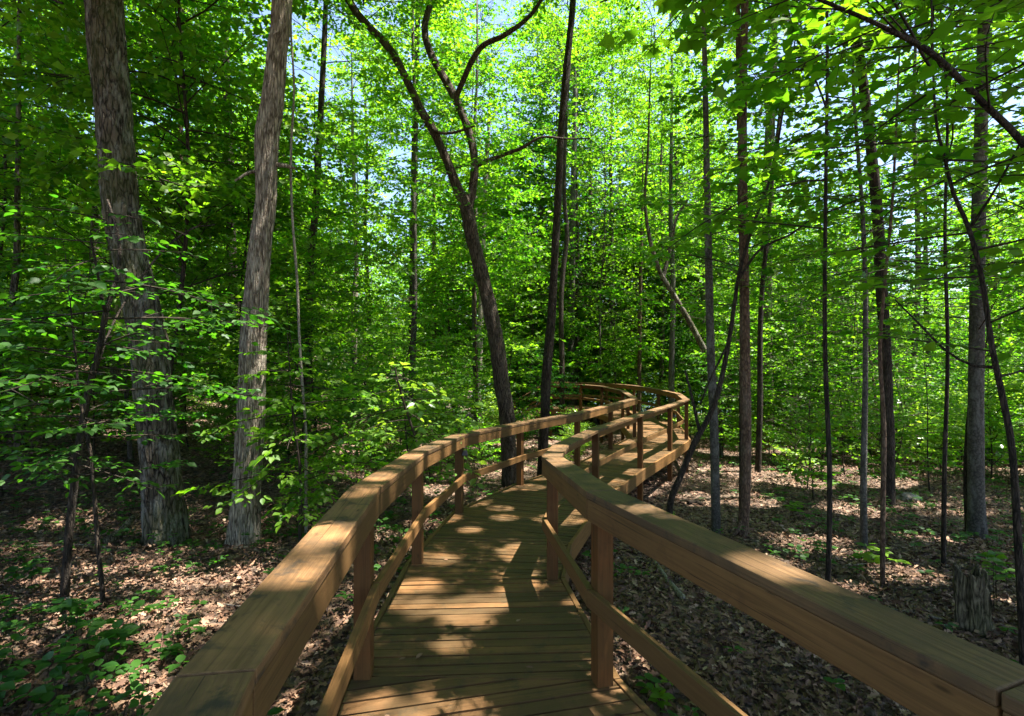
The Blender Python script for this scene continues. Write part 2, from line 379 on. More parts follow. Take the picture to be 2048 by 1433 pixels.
# ------------------------------------------------------------------ ground, lake
def make_ground():
    s = N('leaf_litter_soil')
    v = s.coords('Object')
    n1 = s.noise(v, 1.2, 6, .6, .5)
    vo = s.n('TexVoronoi'); vo.inputs['Scale'].default_value = 19; s.l(v, vo.inputs['Vector']); vo.inputs['Randomness'].default_value = 1
    wn = s.n('TexWhiteNoise'); wn.noise_dimensions = '3D'; s.l(vo.outputs['Position'], wn.inputs[0])
    c = s.ramp(wn.outputs['Value'], [(0, (0.03, 0.02, 0.013)), (.4, (0.09, 0.052, 0.032)), (.75, (0.18, 0.11, 0.07)), (1, (0.30, 0.21, 0.145))])
    c = s.mix(s.ramp(n1, [(.4, (0, 0, 0)), (.65, (.45, .45, .45))]), c, (0.055, 0.04, 0.025))
    s.l(c, s.b.inputs['Base Color']); s.b.inputs['Roughness'].default_value = .9
    h = s.math('ADD', s.math('MULTIPLY', vo.outputs['Distance'], .6), s.noise(v, 40, 5, .7)); s.bump(h, .9, .03)
    def axis(a, b, n1_, far, n2):
        core = np.linspace(a, b, n1_); g = np.geomspace(1, far, n2)
        return core, g
    xs = np.concatenate([-20 - np.geomspace(1, 580, 28)[::-1], np.linspace(-20, 20, 240), 20 + np.geomspace(1, 580, 28)])
    ys = np.concatenate([-6 - np.geomspace(1, 200, 14)[::-1], np.linspace(-6, 40, 270), 40 + np.geomspace(1, 900, 40)])
    X, Yg = np.meshgrid(xs, ys); Z = ground(X, Yg)
    d = np.random.default_rng(3).normal(0, .006, Z.shape); Z = Z + d
    # lake basin and the rising far shore
    Z = np.where(Yg > 45, Z - .0, Z)
    far = sm(Yg, 175, 215) * 9 + sm(Yg, 215, 500) * 12
    Z = Z + far
    V = np.stack([X, Yg, Z], -1).reshape(-1, 3); nx = len(xs); ny = len(ys)
    i = np.arange(ny - 1)[:, None] * nx; j = np.arange(nx - 1)[None]
    f = np.stack([i + j, i + j + 1, i + nx + j + 1, i + nx + j], -1).reshape(-1, 4)
    o = link('ground', new_mesh('ground', V, [(f, 0)], [s.m], smooth=True)); tag(o, kind='structure')
    # lake
    s = N('lake_water'); s.b.inputs['Base Color'].default_value = (0.10, 0.16, 0.18, 1); s.b.inputs['Roughness'].default_value = .12
    s.b.inputs['Specular IOR Level'].default_value = .8
    s.bump(s.noise(s.coords('Object', (1, 2.5, 1)), 1.5, 4, .6), .35, .05)
    V = [(-60, 44, -3.25), (400, 44, -3.25), (400, 192, -3.25), (-60, 192, -3.25)]
    o = link('lake', new_mesh('lake', V, [(np.array([[0, 1, 2, 3]]), 0)], [s.m])); tag(o, kind='structure')
make_ground()

# ------------------------------------------------------------------ boardwalk
def zdeck(y): return float(np.interp(y, [2.9, 4.5, 6.7, 8.4], [0, -.13, -.28, -.34]))
RH = 1.0
Lp = [(-.38, -.2), (-.655, 1.15), (-.79, 2.8), (-.845, 4.7), (-.67, 6.67), (.13, 8.4), (1.23, 9.9), (2.2, 11.7), (3.15, 13.5), (3.5, 16.6), (3.3, 19.3), (2.7, 20.6), (1.55, 20.9)]
Rp = [(1.62, -.2), (1.09, 1.12), (.47, 2.74), (.33, 4.3), (.50, 5.3), (1.18, 7.4), (2.37, 9.7), (3.46, 11.5), (4.35, 13.1), (4.85, 15.3), (4.85, 17.4), (4.6, 19.8), (3.9, 21.6), (2.9, 22.3), (1.55, 22.45)]
Rpost = [1, 2, 3, 5, 6, 7, 8, 9, 10, 11, 12, 13, 14]
pairs = [((-.38, -.2), (1.62, -.2)), ((-.655, 1.15), (1.09, 1.12)), ((-.79, 2.8), (.47, 2.74)), ((-.845, 4.7), (.33, 4.3)), ((-.67, 6.67), (.50, 5.3)), ((.13, 8.4), (1.18, 7.4)),
         ((1.23, 9.9), (2.37, 9.7)), ((2.2, 11.7), (3.46, 11.5)), ((3.15, 13.5), (4.35, 13.1)), ((3.33, 15.0), (4.85, 15.3)), ((3.5, 16.6), (4.85, 17.4)), ((3.3, 19.3), (4.6, 19.8)), ((2.7, 20.6), (3.9, 21.6)), ((2.2, 20.73), (2.9, 22.3)), ((1.35, 20.95), (1.35, 22.45))]

bw = empty('boardwalk', (0, 0, 0), 'winding raised timber boardwalk with handrails on both sides, curving right through the woods', 'boardwalk')
def mitres(path):
    p = np.array(path, float); n = len(p); out = []
    for i in range(n):
        a = norm(p[i] - p[i - 1]) if i > 0 else norm(p[1] - p[0]); b = norm(p[i + 1] - p[i]) if i < n - 1 else a
        na = np.array([a[1], -a[0]]); nb = np.array([b[1], -b[0]]); m = norm(na + nb); out.append(m / max(.5, float(m @ na)))
    return np.array(out)      # points to the right of travel
rt = random.Random(5)
def prism_obj(name, quad_lo, quad_hi, mat, parent, long_axis, bevel=.004, tint=None):
    """quad_lo / quad_hi: 4 xyz corners below and above"""
    bm = bmesh.new(); lo = [bm.verts.new(v) for v in quad_lo]; hi = [bm.verts.new(v) for v in quad_hi]
    n = len(lo)
    bm.faces.new(lo[::-1]); bm.faces.new(hi)
    for i in range(n): bm.faces.new([lo[i], lo[(i + 1) % n], hi[(i + 1) % n], hi[i]])
    if bevel: bmesh.ops.bevel(bm, geom=list(bm.edges), offset=bevel, segments=2, affect='EDGES', profile=.6)
    bmesh.ops.recalc_face_normals(bm, faces=bm.faces)
    uvl = bm.loops.layers.uv.new('UVMap'); ax = Vector(long_axis).normalized(); ou, ov = rt.uniform(0, 50), rt.uniform(0, 50)
    for f in bm.faces:
        v = f.normal.cross(ax)
        v = v.normalized() if v.length > .3 else ax.orthogonal().normalized()
        for l in f.loops: l[uvl].uv = (l.vert.co.dot(ax) + ou, l.vert.co.dot(v) + ov)
    me = bpy.data.meshes.new(name); bm.to_mesh(me); bm.free(); me.materials.append(mat)
    a = me.attributes.new('tint', 'FLOAT', 'POINT'); a.data.foreach_set('value', np.full(len(me.vertices), rt.uniform(.2, .8) if tint is None else tint, np.float32))
    return link(name, me, parent)
def rail_run(name, path, o0, o1, zb, zt, mat, side, skip=(), gap=.0035, zfun=None, bevel=.005):
    """side +1: offsets to the right of travel"""
    p = np.array(path, float); m = mitres(path) * side
    for i in range(len(p) - 1):
        if i in skip: continue
        d = norm(p[i + 1] - p[i]); A = p[i] + d * gap; B = p[i + 1] - d * gap
        z0 = (zfun or zdeck)(p[i][1]); z1 = (zfun or zdeck)(p[i + 1][1])
        c = [np.append(A + m[i] * o0, z0), np.append(B + m[i + 1] * o0, z1), np.append(B + m[i + 1] * o1, z1), np.append(A + m[i] * o1, z0)]
        lo = [tuple(v + [0, 0, zb]) for v in c]; hi = [tuple(v + [0, 0, zt]) for v in c]
        prism_obj(name, lo, hi, mat, bw, (d[0], d[1], (z1 - z0) / np.linalg.norm(p[i + 1] - p[i])), bevel)
for path, side in ((Lp, 1), (Rp, -1)):       # side: where the deck lies
    rail_run('handrail_cap', path, -.078, .088, RH - .037, RH, W_CAP, side)
    rail_run('rail_board', path, .046, .084, RH - .152, RH - .0395, W_SIDE, side)
    rail_run('mid_rail', path, .046, .084, .40, .49, W_SIDE, side)
def post(x, y, zt, zb, ang, name='post'):
    h = .0445; c, s_ = math.cos(ang), math.sin(ang)
    q = [(x + c * a - s_ * b, y + s_ * a + c * b) for a, b in ((-h, -h), (h, -h), (h, h), (-h, h))]
    return prism_obj(name, [(*v, zb) for v in q], [(*v, zt) for v in q], W_POST, bw, (0, 0, 1), .004)
posts = []
for path, idx in ((Lp, range(1, len(Lp))), (Rp, Rpost)):
    p = np.array(path)
    for i in idx:
        a = p[min(i + 1, len(p) - 1)] - p[max(i - 1, 0)]; x, y = p[i]
        o = post(x, y, zdeck(y) + RH - .043, float(ground(x, y)) - .2, math.atan2(a[1], a[0])); posts.append(o)
for i in (8,):                                # extra posts on long spans
    x, y = np.array(Lp[i]) * .5 + np.array(Lp[i + 1]) * .5; post(x, y, zdeck(y) + RH - .043, float(ground(x, y)) - .2, 1.4)
# deck: boards clipped to each bay
def clip(poly, nrm, c):
    out = []; n = len(poly)
    for i in range(n):
        a, b = poly[i], poly[(i + 1) % n]; da = a @ nrm - c; db = b @ nrm - c
        if da >= 0: out.append(a)
        if (da >= 0) != (db >= 0): out.append(a + (b - a) * (da / (da - db)))
    return out
bm = bmesh.new(); uvl = bm.loops.layers.uv.new('UVMap'); tl = bm.verts.layers.float.new('tint')
EDG = []
PL = np.array([a for a, b in pairs], float); PR = np.array([b for a, b in pairs], float)
mL = mitres(PL) * -1; mR = mitres(PR)
EL = PL + mL * .062; ER = PR + mR * .062
rr = random.Random(11)
for i in range(len(pairs) - 1):
    quad = [EL[i], ER[i], ER[i + 1], EL[i + 1]]
    h = norm((EL[i + 1] + ER[i + 1]) - (EL[i] + ER[i]))
    lo = min(q @ h for q in quad); hi_ = max(q @ h for q in quad); pitch = .0965; t = lo
    while t < hi_:
        wv = pitch * rr.uniform(.97, 1.03); g = rr.uniform(.008, .017)
        pl = clip(clip(quad, h, t + g / 2), -h, -(t + wv - g / 2))
        # keep the bays a hair apart
        t += wv
        if len(pl) < 3: continue
        ar = .5 * abs(sum(pl[k][0] * pl[(k + 1) % len(pl)][1] - pl[(k + 1) % len(pl)][0] * pl[k][1] for k in range(len(pl))))
        if ar < .004: continue
        cen = sum(pl) / len(pl); pl = [q + norm(cen - q) * .0012 for q in pl]
        dz = rr.uniform(-.0025, .0025); b0 = len(bm.verts)
        vt = [bm.verts.new((q[0], q[1], zdeck(q[1]) + dz)) for q in pl]; vb = [bm.verts.new((q[0], q[1], zdeck(q[1]) + dz - .036)) for q in pl]
        tv = rr.random() ** 1.2; oz = rr.uniform(0, 90)
        nb = [bm.faces.new(vt), bm.faces.new(vb[::-1])]
        for k in range(len(pl)): nb.append(bm.faces.new([vt[k], vb[k], vb[(k + 1) % len(pl)], vt[(k + 1) % len(pl)]]))
        for v in vt + vb: v[tl] = tv
        u = Vector((-h[1], h[0], 0)); vv = Vector((h[0], h[1], .3))
        for f in nb:
            for l in f.loops: l[uvl].uv = (l.vert.co.dot(u) + oz, l.vert.co.dot(vv) + oz)
bmesh.ops.recalc_face_normals(bm, faces=bm.faces)
bmesh.ops.bevel(bm, geom=[e for e in bm.edges if all(abs(f.normal.z) > .9 for f in e.link_faces[:1]) ], offset=.002, segments=1, affect='EDGES')
me = bpy.data.meshes.new('deck'); bm.to_mesh(me); bm.free(); me.materials.append(W_DECK)
deck = link('deck', me, bw)
rail_run('rim_board', list(map(tuple, EL)), .004, .042, -.20, .006, W_SIDE, -1)
rail_run('rim_board', list(map(tuple, ER)), .004, .042, -.20, .006, W_SIDE, 1)
rail_run('joist', [tuple(x) for x in (PL * .5 + PR * .5)], -.02, .02, -.19, -.04, W_POST, 1)
# steps at the far end, going down to the left
for k in range(5):
    x = 1.30 - .28 * (k + 1); z = zdeck(22) - .16 * (k + 1)
    q = [(x, 21.0), (x + .30, 21.0), (x + .30, 22.4), (x, 22.4)]
    prism_obj('step', [(*v, z - .038) for v in q], [(*v, z) for v in q], W_DECK, bw, (0, 1, 0))
for yy in (20.93, 22.47):
    z0, z1 = zdeck(22) + RH, zdeck(22) + RH - .8
    def sl(n, y0, y1, a, b, mt): prism_obj(n, [(1.5, y0, z0 - a), (.1, y0, z1 - a), (.1, y1, z1 - a), (1.5, y1, z0 - a)], [(1.5, y0, z0 - b), (.1, y0, z1 - b), (.1, y1, z1 - b), (1.5, y1, z0 - b)], mt, bw, (-1.4, 0, -.8))
    sl('stair_handrail', yy - .075, yy + .075, .04, 0, W_CAP); sl('stair_mid_rail', yy - .02, yy + .02, .6, .5, W_SIDE)
    sl('stringer', yy - .021, yy + .021, 1.25, 1.02, W_SIDE)
    post(.12, yy, z1 - .04, -2.2, 0); 
# small dark deck lights fixed to posts
s = N('black_lamp_metal'); s.b.inputs['Base Color'].default_value = (.02, .02, .022, 1); s.b.inputs['Roughness'].default_value = .4; s.b.inputs['Metallic'].default_value = .6
M_LAMP = s.m
for (x, y, z) in ((Lp[4][0] + .075, Lp[4][1] - .03, zdeck(6.67) + .74), (Rp[4][0] + .02, Rp[4][1] - .12, zdeck(5.3) - .25)):
    a = .022; b = .04
    prism_obj('post_light', [(x - b, y - b, z), (x + b, y - b, z), (x + b, y + b, z), (x - b, y + b, z)], [(x - a, y - a, z + .06), (x + a, y - a, z + .06), (x + a, y + a, z + .06), (x - a, y + a, z + .06)], M_LAMP, bw, (0, 0, 1), .003)

# ------------------------------------------------------------------ foliage variants shared by many trees
CF_CAN = dict(vz=.34, sub=(.26, .15, .2), leaf=.055, droop=.10, depth=3, ratio=.5, tube_level=1)
CF_MID = dict(vz=.32, sub=(.20, .14, .2), leaf=.055, droop=.16, depth=3, ratio=.5, tube_level=1)
CF_SAP = dict(vz=.25, sub=(.12, .09, .2), leaf=.045, droop=.22, depth=3, ratio=.5, tube_level=0)
CF_SIDE = dict(sub=(.24, .16, .2), leaf=.075, droop=.14, depth=3, ratio=.46, tube_level=1)
CF_SHR = dict(sub=(.08, .1, .1), leaf=.035, droop=.3, depth=2, ratio=.55, tube_level=0)
def stem(seed, H, r, wob=.5, seg=7):
    g = np.random.default_rng(seed); n = 7
    z = np.linspace(-.3, H, n); x = np.cumsum(g.normal(0, wob * .25, n)); y = np.cumsum(g.normal(0, wob * .25, n)); x -= x[0]; y -= y[0]
    rr_ = r * np.linspace(1, .18, n) ** .8
    return np.stack([x, y, z, rr_], 1)
def variant(seed, H, z0, rad, nb, leafL, cfg, mat, bark, r, wob=.5, prof=None, elev=(.1, .6), tm=T_DIA, jit=.85):
    st = stem(seed, H, r, wob); w_ = Wood(); c, _ = w_.limb(st, seg=8, step=.5, rough=.08, flare=.5, seed=seed)
    ax = lambda z: (float(np.interp(z, c[:, 2], c[:, 0])), float(np.interp(z, c[:, 2], c[:, 1])))
    f = crown(seed, z0, H * .98, rad, nb, leafL, tm, cfg, ax, prof, elev, jit)
    return w_.mesh('trunk', bark), f.mesh('crown', [mat, B_TWIG]), f.count()
CAN = [variant(100 + k, 17 + k % 3 * 1.5, 6.5 - (k % 3), 3.7, 27, .165, CF_CAN, M_LEAF, (B_DARK, B_GREY, B_OAK)[k % 3], .13, .35, elev=(.2, .8)) for k in range(5)]
THIN = [variant(150 + k, 17, 6.0, 3.7, 56, .13, CF_CAN, M_LEAF, B_DARK, .15, .5, elev=(.2, .8)) for k in range(3)]
MID = [variant(200 + k, 9 + 1.6 * (k % 3), 1.3 + .5 * (k % 2), 2.5, 58, .135, CF_MID, (M_LEAF, M_LEAF, M_LEAF_D, M_LEAF, M_LEAF, M_LEAF)[k], (B_GREY, B_DARK, B_RED)[k % 3], .04, .35, elev=(-.15, 1.0)) for k in range(6)]
SAP = [variant(300 + k, 3.0 + .4 * k, .55, 1.2, 36, .10, CF_SAP, (M_LEAF, M_LEAF_D, M_LEAF, M_LEAF, M_LEAF)[k], B_TWIG, .018, .35, elev=(.0, .5)) for k in range(5)]
SHR = [variant(400 + k, 1.0 + .2 * k, .12, .65, 34, .08, CF_SHR, (M_LEAF, M_LEAF_W, M_LEAF_D)[k % 3], B_TWIG, .01, .2, elev=(.2, .9)) for k in range(5)]
print('leaves', [v[2] for v in CAN + MID + SAP + SHR])

cl = np.array([(PL[i] + PR[i]) / 2 for i in range(len(PL))])
def dist_bw(x, y):
    p = np.array([x, y]); d = 9e9
    for i in range(len(cl) - 1):
        a, b = cl[i], cl[i + 1]; t = np.clip((p - a) @ (b - a) / ((b - a) @ (b - a)), 0, 1); d = min(d, np.linalg.norm(p - a - (b - a) * t))
    return d
HERO_XY = []
def plant(kind, V, x, y, sc, rz, label, cat, group, name, dz=0):
    t = empty(name, (x, y, float(ground(x, y)) + dz), label, cat, group); t.rotation_euler = (0, 0, rz); t.scale = (sc,) * 3
    link('trunk' if kind != 'shrub' else 'stem', V[0], t); link('crown', V[1], t)
    return t

# ------------------------------------------------------------------ hero trees (their trunks follow the ones in the photograph)
def hero(name, label, pix, bark, cat='tree', depth=None, dslope=0.0, seg=12, step=.08, rough=.05, ridge=0., flare=.35, seed=1, limbs=(), top=16, canopy=None, csc=1.0, crown_spec=None, crown_mat=None, freq=9, taper=.25):
    """pix: (px, py, width px) from the base upward"""
    b = base_at(pix[0][0], pix[0][1]); Y = depth or b[1]
    pts = []
    for i, (px, py, wd) in enumerate(pix):
        yy = Y + dslope * (pix[0][1] - py) / 1000; p = P(px, py, yy); pts.append([*p, wd * yy / F / 2])
    z0 = float(ground(pts[0][0], pts[0][1]))
    pts.insert(0, [pts[0][0], pts[0][1], z0 - .25, pts[0][3] * 1.02])
    if top and pts[-1][2] < top:
        a, b2 = np.array(pts[-1]), np.array(pts[-2]); d = norm((a - b2)[:3]); d[:2] *= .5; d = norm(d)
        for k in (.4, 1.0):
            q = a[:3] + d * (top - a[2]) / d[2] * k; pts.append([*q, a[3] * (1 - (1 - taper) * k)])
    org = np.array([pts[0][0], pts[0][1], z0]); HERO_XY.append(org[:2])
    w_ = Wood(); c, r = w_.limb(pts, seg, step, rough, ridge, flare, seed, freq=freq)
    for lb in limbs:
        lp = []
        for (px, py, wd, dy) in lb: yy = Y + dy; lp.append([*P(px, py, yy), wd * yy / F / 2])
        w_.limb(lp, max(6, seg - 4), step, rough, ridge * .7, 0, seed + 1)
    t = empty(name, org, label, cat)
    link('trunk', w_.mesh('trunk', bark, org), t)
    ax = lambda z: (float(np.interp(z, c[:, 2], c[:, 0])) - org[0], float(np.interp(z, c[:, 2], c[:, 1])) - org[1])
    if canopy is not None:
        o = link('crown', CAN[canopy][1] if Y > 11.5 else THIN[canopy % 3][1], t); x, y = ax(top * .7)
        zb = max(5.5, CAMZ + (.55 if Y < 12 else .36) * Y) - z0; o.location = (x, y, zb - 5.2 * csc); o.rotation_euler = (0, 0, seed * 1.3); o.scale = (csc,) * 3
    if crown_spec:
        cs = dict(crown_spec); zz0, zz1 = cs.pop('z'); cs.setdefault('cfg', CF_MID); cs.setdefault('tmpl', T_OVAL)
        f = crown(seed + 50, zz0 - z0, zz1 - z0, axis=lambda z: ax(z + z0), **cs)
        link('crown', f.mesh('crown', [crown_mat or M_LEAF, B_TWIG]), t)
    return t

hero('oak_tree', 'thick old tree with deeply furrowed dark bark, widest trunk at the left', [(334, 1085, 74.5), (322, 940, 64.8), (308, 800, 63.2), (292, 650, 61.6), (262, 520, 58.3), (244, 430, 58.3), (225, 205, 58.3), (208, 0, 59.9)],
     B_OAK, seg=72, step=.022, rough=.06, ridge=.085, flare=.18, seed=2, top=17, canopy=0, freq=13, taper=.3)
hero('hickory_tree', 'tall tree with shaggy pale grey bark and a knot, beside the widest trunk', [(488, 1088, 55.8), (492, 1000, 50.4), (502, 820, 48.6), (508, 651, 45.0), (522, 480, 39.6), (532, 400, 36.9), (533, 285, 42.3), (545, 205, 39.6), (556, 90, 36.0), (563, 0, 34.2)],
     B_SHAG, seg=60, step=.022, rough=.07, ridge=.085, flare=.4, seed=5, top=17, canopy=1, freq=12,
     limbs=[[(548, 330, 10, 0), (570, 332, 8, .05), (592, 338, 5, .1)], [(540, 340, 8, 0), (500, 345, 6, -.1), (470, 362, 4, -.2)]])
hero('forked_tree', 'dark leaning tree forking into a wide V behind the curved railing', [(1020, 975, 31), (1015, 850, 31), (1003, 760, 30), (987, 650, 29), (966, 560, 27), (943, 470, 26), (932, 415, 26), (916, 380, 20), (893, 320, 17), (868, 265, 17), (843, 222, 16), (818, 170, 15), (790, 115, 15), (760, 75, 14), (742, 58, 14), (698, 0, 14)],
     B_BROWN, seg=24, step=.04, rough=.13, ridge=.06, flare=.25, seed=3, top=13, canopy=2, csc=.9,
     crown_spec=dict(z=(4.2, 8.4), rad=1.7, nb=24, leafL=.10, elev=(-.1, .6), cfg=dict(sub=(.26, .18, .2), leaf=.07, droop=.2, depth=3, ratio=.45, tube_level=1)),
     limbs=[[(934, 425, 18, 0), (945, 380, 17, .05), (949, 320, 16, .1), (936, 260, 15, .2), (914, 205, 15, .3), (885, 150, 15, .4), (860, 105, 14, .6), (850, 50, 13, .8), (872, -20, 12, 1)],
            [(910, 200, 11, .3), (925, 165, 11, .2), (945, 120, 11, .1), (968, 90, 11, 0), (1010, 70, 10, -.1), (1060, 32, 8, -.2), (1100, -30, 7, -.3)],
            [(952, 332, 10, .1), (985, 318, 8, 0), (1040, 298, 7, -.2), (1083, 275, 5, -.3), (1130, 278, 4, -.4), (1180, 278, 3, -.5)],
            [(845, 225, 7, 0), (870, 262, 6, -.1), (905, 266, 5, -.2), (950, 252, 4, -.3)]])
hero('pole_tree', 'straight dark trunk just right of the forked tree, leaning slightly right', [(1083, 962, 20), (1090, 830, 19), (1093, 750, 19), (1104, 620, 17), (1110, 500, 15), (1117, 380, 15), (1122, 270, 14), (1132, 150, 14), (1146, 0, 12)],
     B_DARK, seg=14, step=.08, rough=.06, ridge=.035, seed=4, top=15, canopy=3)
hero('pole_tree', 'thin dark bending trunk behind the railing between two straight ones', [(1122, 880, 12), (1124, 760, 11), (1122, 620, 10), (1126, 540, 10), (1134, 470, 9), (1128, 380, 8), (1132, 250, 7), (1140, 100, 6)], B_DARK, seed=6, top=13, canopy=4, csc=.8, dslope=0)
hero('pole_tree', 'grey straight trunk rising behind the far railing', [(1142, 862, 15), (1142, 700, 14), (1144, 560, 13), (1146, 400, 11), (1150, 200, 9)], B_GREY, seed=7, top=16, canopy=0)
hero('pole_tree', 'hazy brown trunk beyond the far railing bend', [(1176, 850, 14), (1176, 700, 13), (1178, 560, 12), (1180, 420, 9)], B_RED, seed=8, top=15, canopy=2)
hero('beech_tree', 'slender straight grey trunk with dark top right of the railing bend', [(1432, 1066, 18), (1428, 860, 17), (1422, 720, 16), (1418, 560, 15), (1415, 400, 13), (1411, 200, 11), (1407, 0, 9)], B_GREY, seg=12, seed=9, top=13, canopy=1, csc=.9, crown_spec=dict(z=(2.4, 5.6), rad=1.3, nb=13, leafL=.11, elev=(-.1, .4), az=(-1.2, 1.7), cfg=CF_SIDE, tmpl=T_MAPLE, jit=.33))
hero('beech_tree', 'straight reddish grey trunk with a root flaring left, among the slender trunks', [(1484, 1074, 22), (1490, 1000, 20), (1492, 860, 20), (1490, 750, 20), (1489, 620, 19), (1487, 480, 18), (1485, 300, 17), (1486, 150, 16), (1490, 0, 14)], B_RED, seg=14, seed=10, top=14, canopy=3, csc=.85,
     limbs=[[(1489, 1030, 14, 0), (1478, 1055, 11, -.05), (1458, 1078, 7, -.15), (1446, 1090, 4, -.2)], [(1478, 260, 9, .1), (1476, 120, 9, .12), (1476, -20, 8, .14)]])
hero('maple_tree', 'mossy yellow green trunk standing beyond the sunlit leaf litter', [(1535, 900, 26), (1534, 800, 24), (1532, 650, 22), (1533, 520, 21), (1536, 400, 20), (1540, 250, 18), (1546, 120, 16)], B_MOSS, seg=16, seed=11, rough=.07, ridge=.03, top=17, canopy=4)
hero('pole_tree', 'thin dark trunk leaning in front of the mossy trunk', [(1516, 945, 12), (1520, 800, 11), (1520, 680, 10), (1524, 580, 9), (1534, 480, 8), (1546, 350, 7), (1566, 180, 6), (1590, 40, 5)], B_DARK, seed=12, top=12, canopy=2, csc=.6)
hero('pole_tree', 'very straight thin grey trunk between the mossy trunk and the dark rough one', [(1728, 1100, 13), (1727, 960, 12), (1730, 800, 10), (1731, 640, 9), (1728, 480, 8), (1718, 330, 7), (1708, 200, 6), (1704, 60, 5)], B_GREY, seed=13, top=8,
     crown_spec=dict(z=(2.6, 7.5), rad=1.5, nb=20, leafL=.10, elev=(-.1, .5)))
hero('cherry_tree', 'dark rough barked trunk right of centre in the right woods', [(1776, 1012, 24), (1776, 900, 23), (1770, 700, 21), (1762, 560, 20), (1755, 430, 19), (1742, 300, 18), (1728, 180, 17), (1712, 60, 16), (1704, 0, 15)], B_DARK, seg=16, seed=14, rough=.07, ridge=.045, top=15, canopy=0, csc=.9, crown_spec=dict(z=(2.2, 6), rad=1.7, nb=16, leafL=.11, elev=(-.1, .4), cfg=CF_SIDE, tmpl=T_MAPLE, jit=.35))
hero('pole_tree', 'thin reddish brown stem in front of the dark rough trunk', [(1765, 1172, 9), (1766, 1000, 9), (1768, 860, 8), (1760, 700, 7), (1770, 560, 6), (1785, 400, 5)], B_RED, seed=15, top=6,
     crown_spec=dict(z=(2.2, 5.8), rad=1.2, nb=14, leafL=.09, elev=(-.1, .4)))
hero('poplar_tree', 'smooth grey green trunk near the right edge with bark split at its foot', [(1954, 1076, 32), (1952, 960, 27), (1952, 800, 26), (1954, 640, 25), (1956, 480, 24), (1960, 330, 22), (1964, 160, 20), (1968, 0, 18)], B_GREY, seg=16, seed=16, top=14, canopy=1, csc=1.0, flare=.45, crown_spec=dict(z=(1.6, 5.6), rad=1.7, nb=20, leafL=.11, elev=(-.15, .4), az=(1.4, 4.9), cfg=CF_SIDE, tmpl=T_MAPLE, jit=.35))
hero('pole_tree', 'thin dark stem pressed against the smooth trunk near the right edge', [(1936, 1070, 10), (1932, 960, 9), (1936, 860, 8), (1946, 740, 6)], B_DARK, seed=17, top=None)
hero('dogwood_tree', 'thin dark curving stem crossing the right edge, nearest to the railing', [(2046, 1310, 13), (2036, 1080, 13), (2024, 900, 12), (2004, 790, 11), (1985, 700, 10), (1972, 610, 9), (1958, 530, 9), (1935, 450, 8), (1908, 390, 7), (1890, 320, 6), (1872, 240, 5), (1866, 120, 4)], B_DARK, depth=3.3, seg=10, seed=18, top=5.5,
     limbs=[[(1988, 735, 7, 0), (1940, 730, 5, .1), (1890, 700, 5, .2), (1830, 640, 4, .4), (1790, 600, 3, .5)], [(1940, 455, 6, 0), (1990, 380, 5, -.2), (2060, 250, 4, -.4)]],
     crown_spec=dict(z=(1.5, 5.4), rad=1.35, nb=24, leafL=.10, elev=(-.15, .4), cfg=dict(sub=(.18, .14, .2), leaf=.065, droop=.15, depth=3, ratio=.48, tube_level=2), jit=.35))
hero('leaning_tree', 'dark thin leaning stem crossing in front of the railing bend', [(1340, 1012, 13), (1362, 950, 12), (1392, 880, 12), (1420, 830, 11), (1440, 770, 10), (1458, 680, 9), (1470, 600, 8), (1480, 540, 7), (1510, 440, 6), (1545, 340, 5)], B_DARK, seg=9, seed=19, top=7, depth=7.0,
     limbs=[[(1400, 868, 7, 0), (1385, 800, 6, .1), (1370, 740, 4, .2)], [(1455, 690, 5, 0), (1420, 760, 4, -.1), (1400, 810, 3, -.2)], [(1476, 560, 6, 0), (1520, 500, 5, -.1), (1580, 470, 4, -.2), (1620, 440, 3, -.3)]],
     crown_spec=dict(z=(3.2, 6.6), rad=1.5, nb=16, leafL=.10, elev=(-.1, .4)))
hero('leaning_tree', 'brown trunk leaning left beyond the railing bend', [(1440, 850, 12), (1425, 740, 12), (1398, 680, 12), (1365, 620, 11), (1335, 570, 10), (1318, 540, 9), (1300, 480, 8), (1290, 400, 6), (1296, 300, 5)], B_OAK, seed=20, top=12, canopy=3, csc=.6, depth=16,
     limbs=[[(1325, 560, 9, 0), (1340, 500, 8, .1), (1352, 440, 6, .2), (1375, 400, 5, .2)]])
hero('pole_tree', 'slim reddish stem beyond the far handrail, close to the lake', [(1278, 800, 9), (1279, 700, 8), (1281, 560, 7), (1284, 440, 5)], B_RED, seed=21, top=12, canopy=4, csc=.6, depth=24)
hero('pole_tree', 'dark trunk left of the forked tree, bare and straight', [(825, 872, 16), (825, 700, 15), (826, 560, 15), (828, 400, 14), (830, 260, 13), (832, 160, 12), (836, 0, 10)], B_DARK, seed=22, top=16, canopy=2)
hero('pole_tree', 'shorter dark brown trunk beside the bare straight trunk left of the forked tree', [(866, 850, 12), (866, 740, 11), (867, 640, 11), (868, 520, 9), (868, 400, 7)], B_RED, seed=23, top=13, canopy=1, csc=.8)
hero('birch_tree', 'pale slim trunk behind the leaves left of the forked trunk', [(957, 872, 12), (958, 780, 12), (961, 640, 11), (964, 560, 9), (970, 400, 8), (978, 250, 7)], B_VINE, seed=24, top=14, canopy=3, csc=.8)
hero('pole_tree', 'dark trunk between the shaggy grey tree and the sunlit bush', [(612, 905, 18), (614, 780, 17), (618, 640, 15), (622, 520, 14), (632, 400, 13), (640, 250, 12), (650, 50, 10)], B_DARK, seed=25, top=16, canopy=4)
hero('pole_tree', 'dark trunk right behind the shaggy grey tree', [(472, 830, 22), (470, 700, 21), (468, 600, 20), (462, 480, 18), (458, 300, 16), (450, 100, 14)], B_DARK, seed=26, top=17, canopy=0)
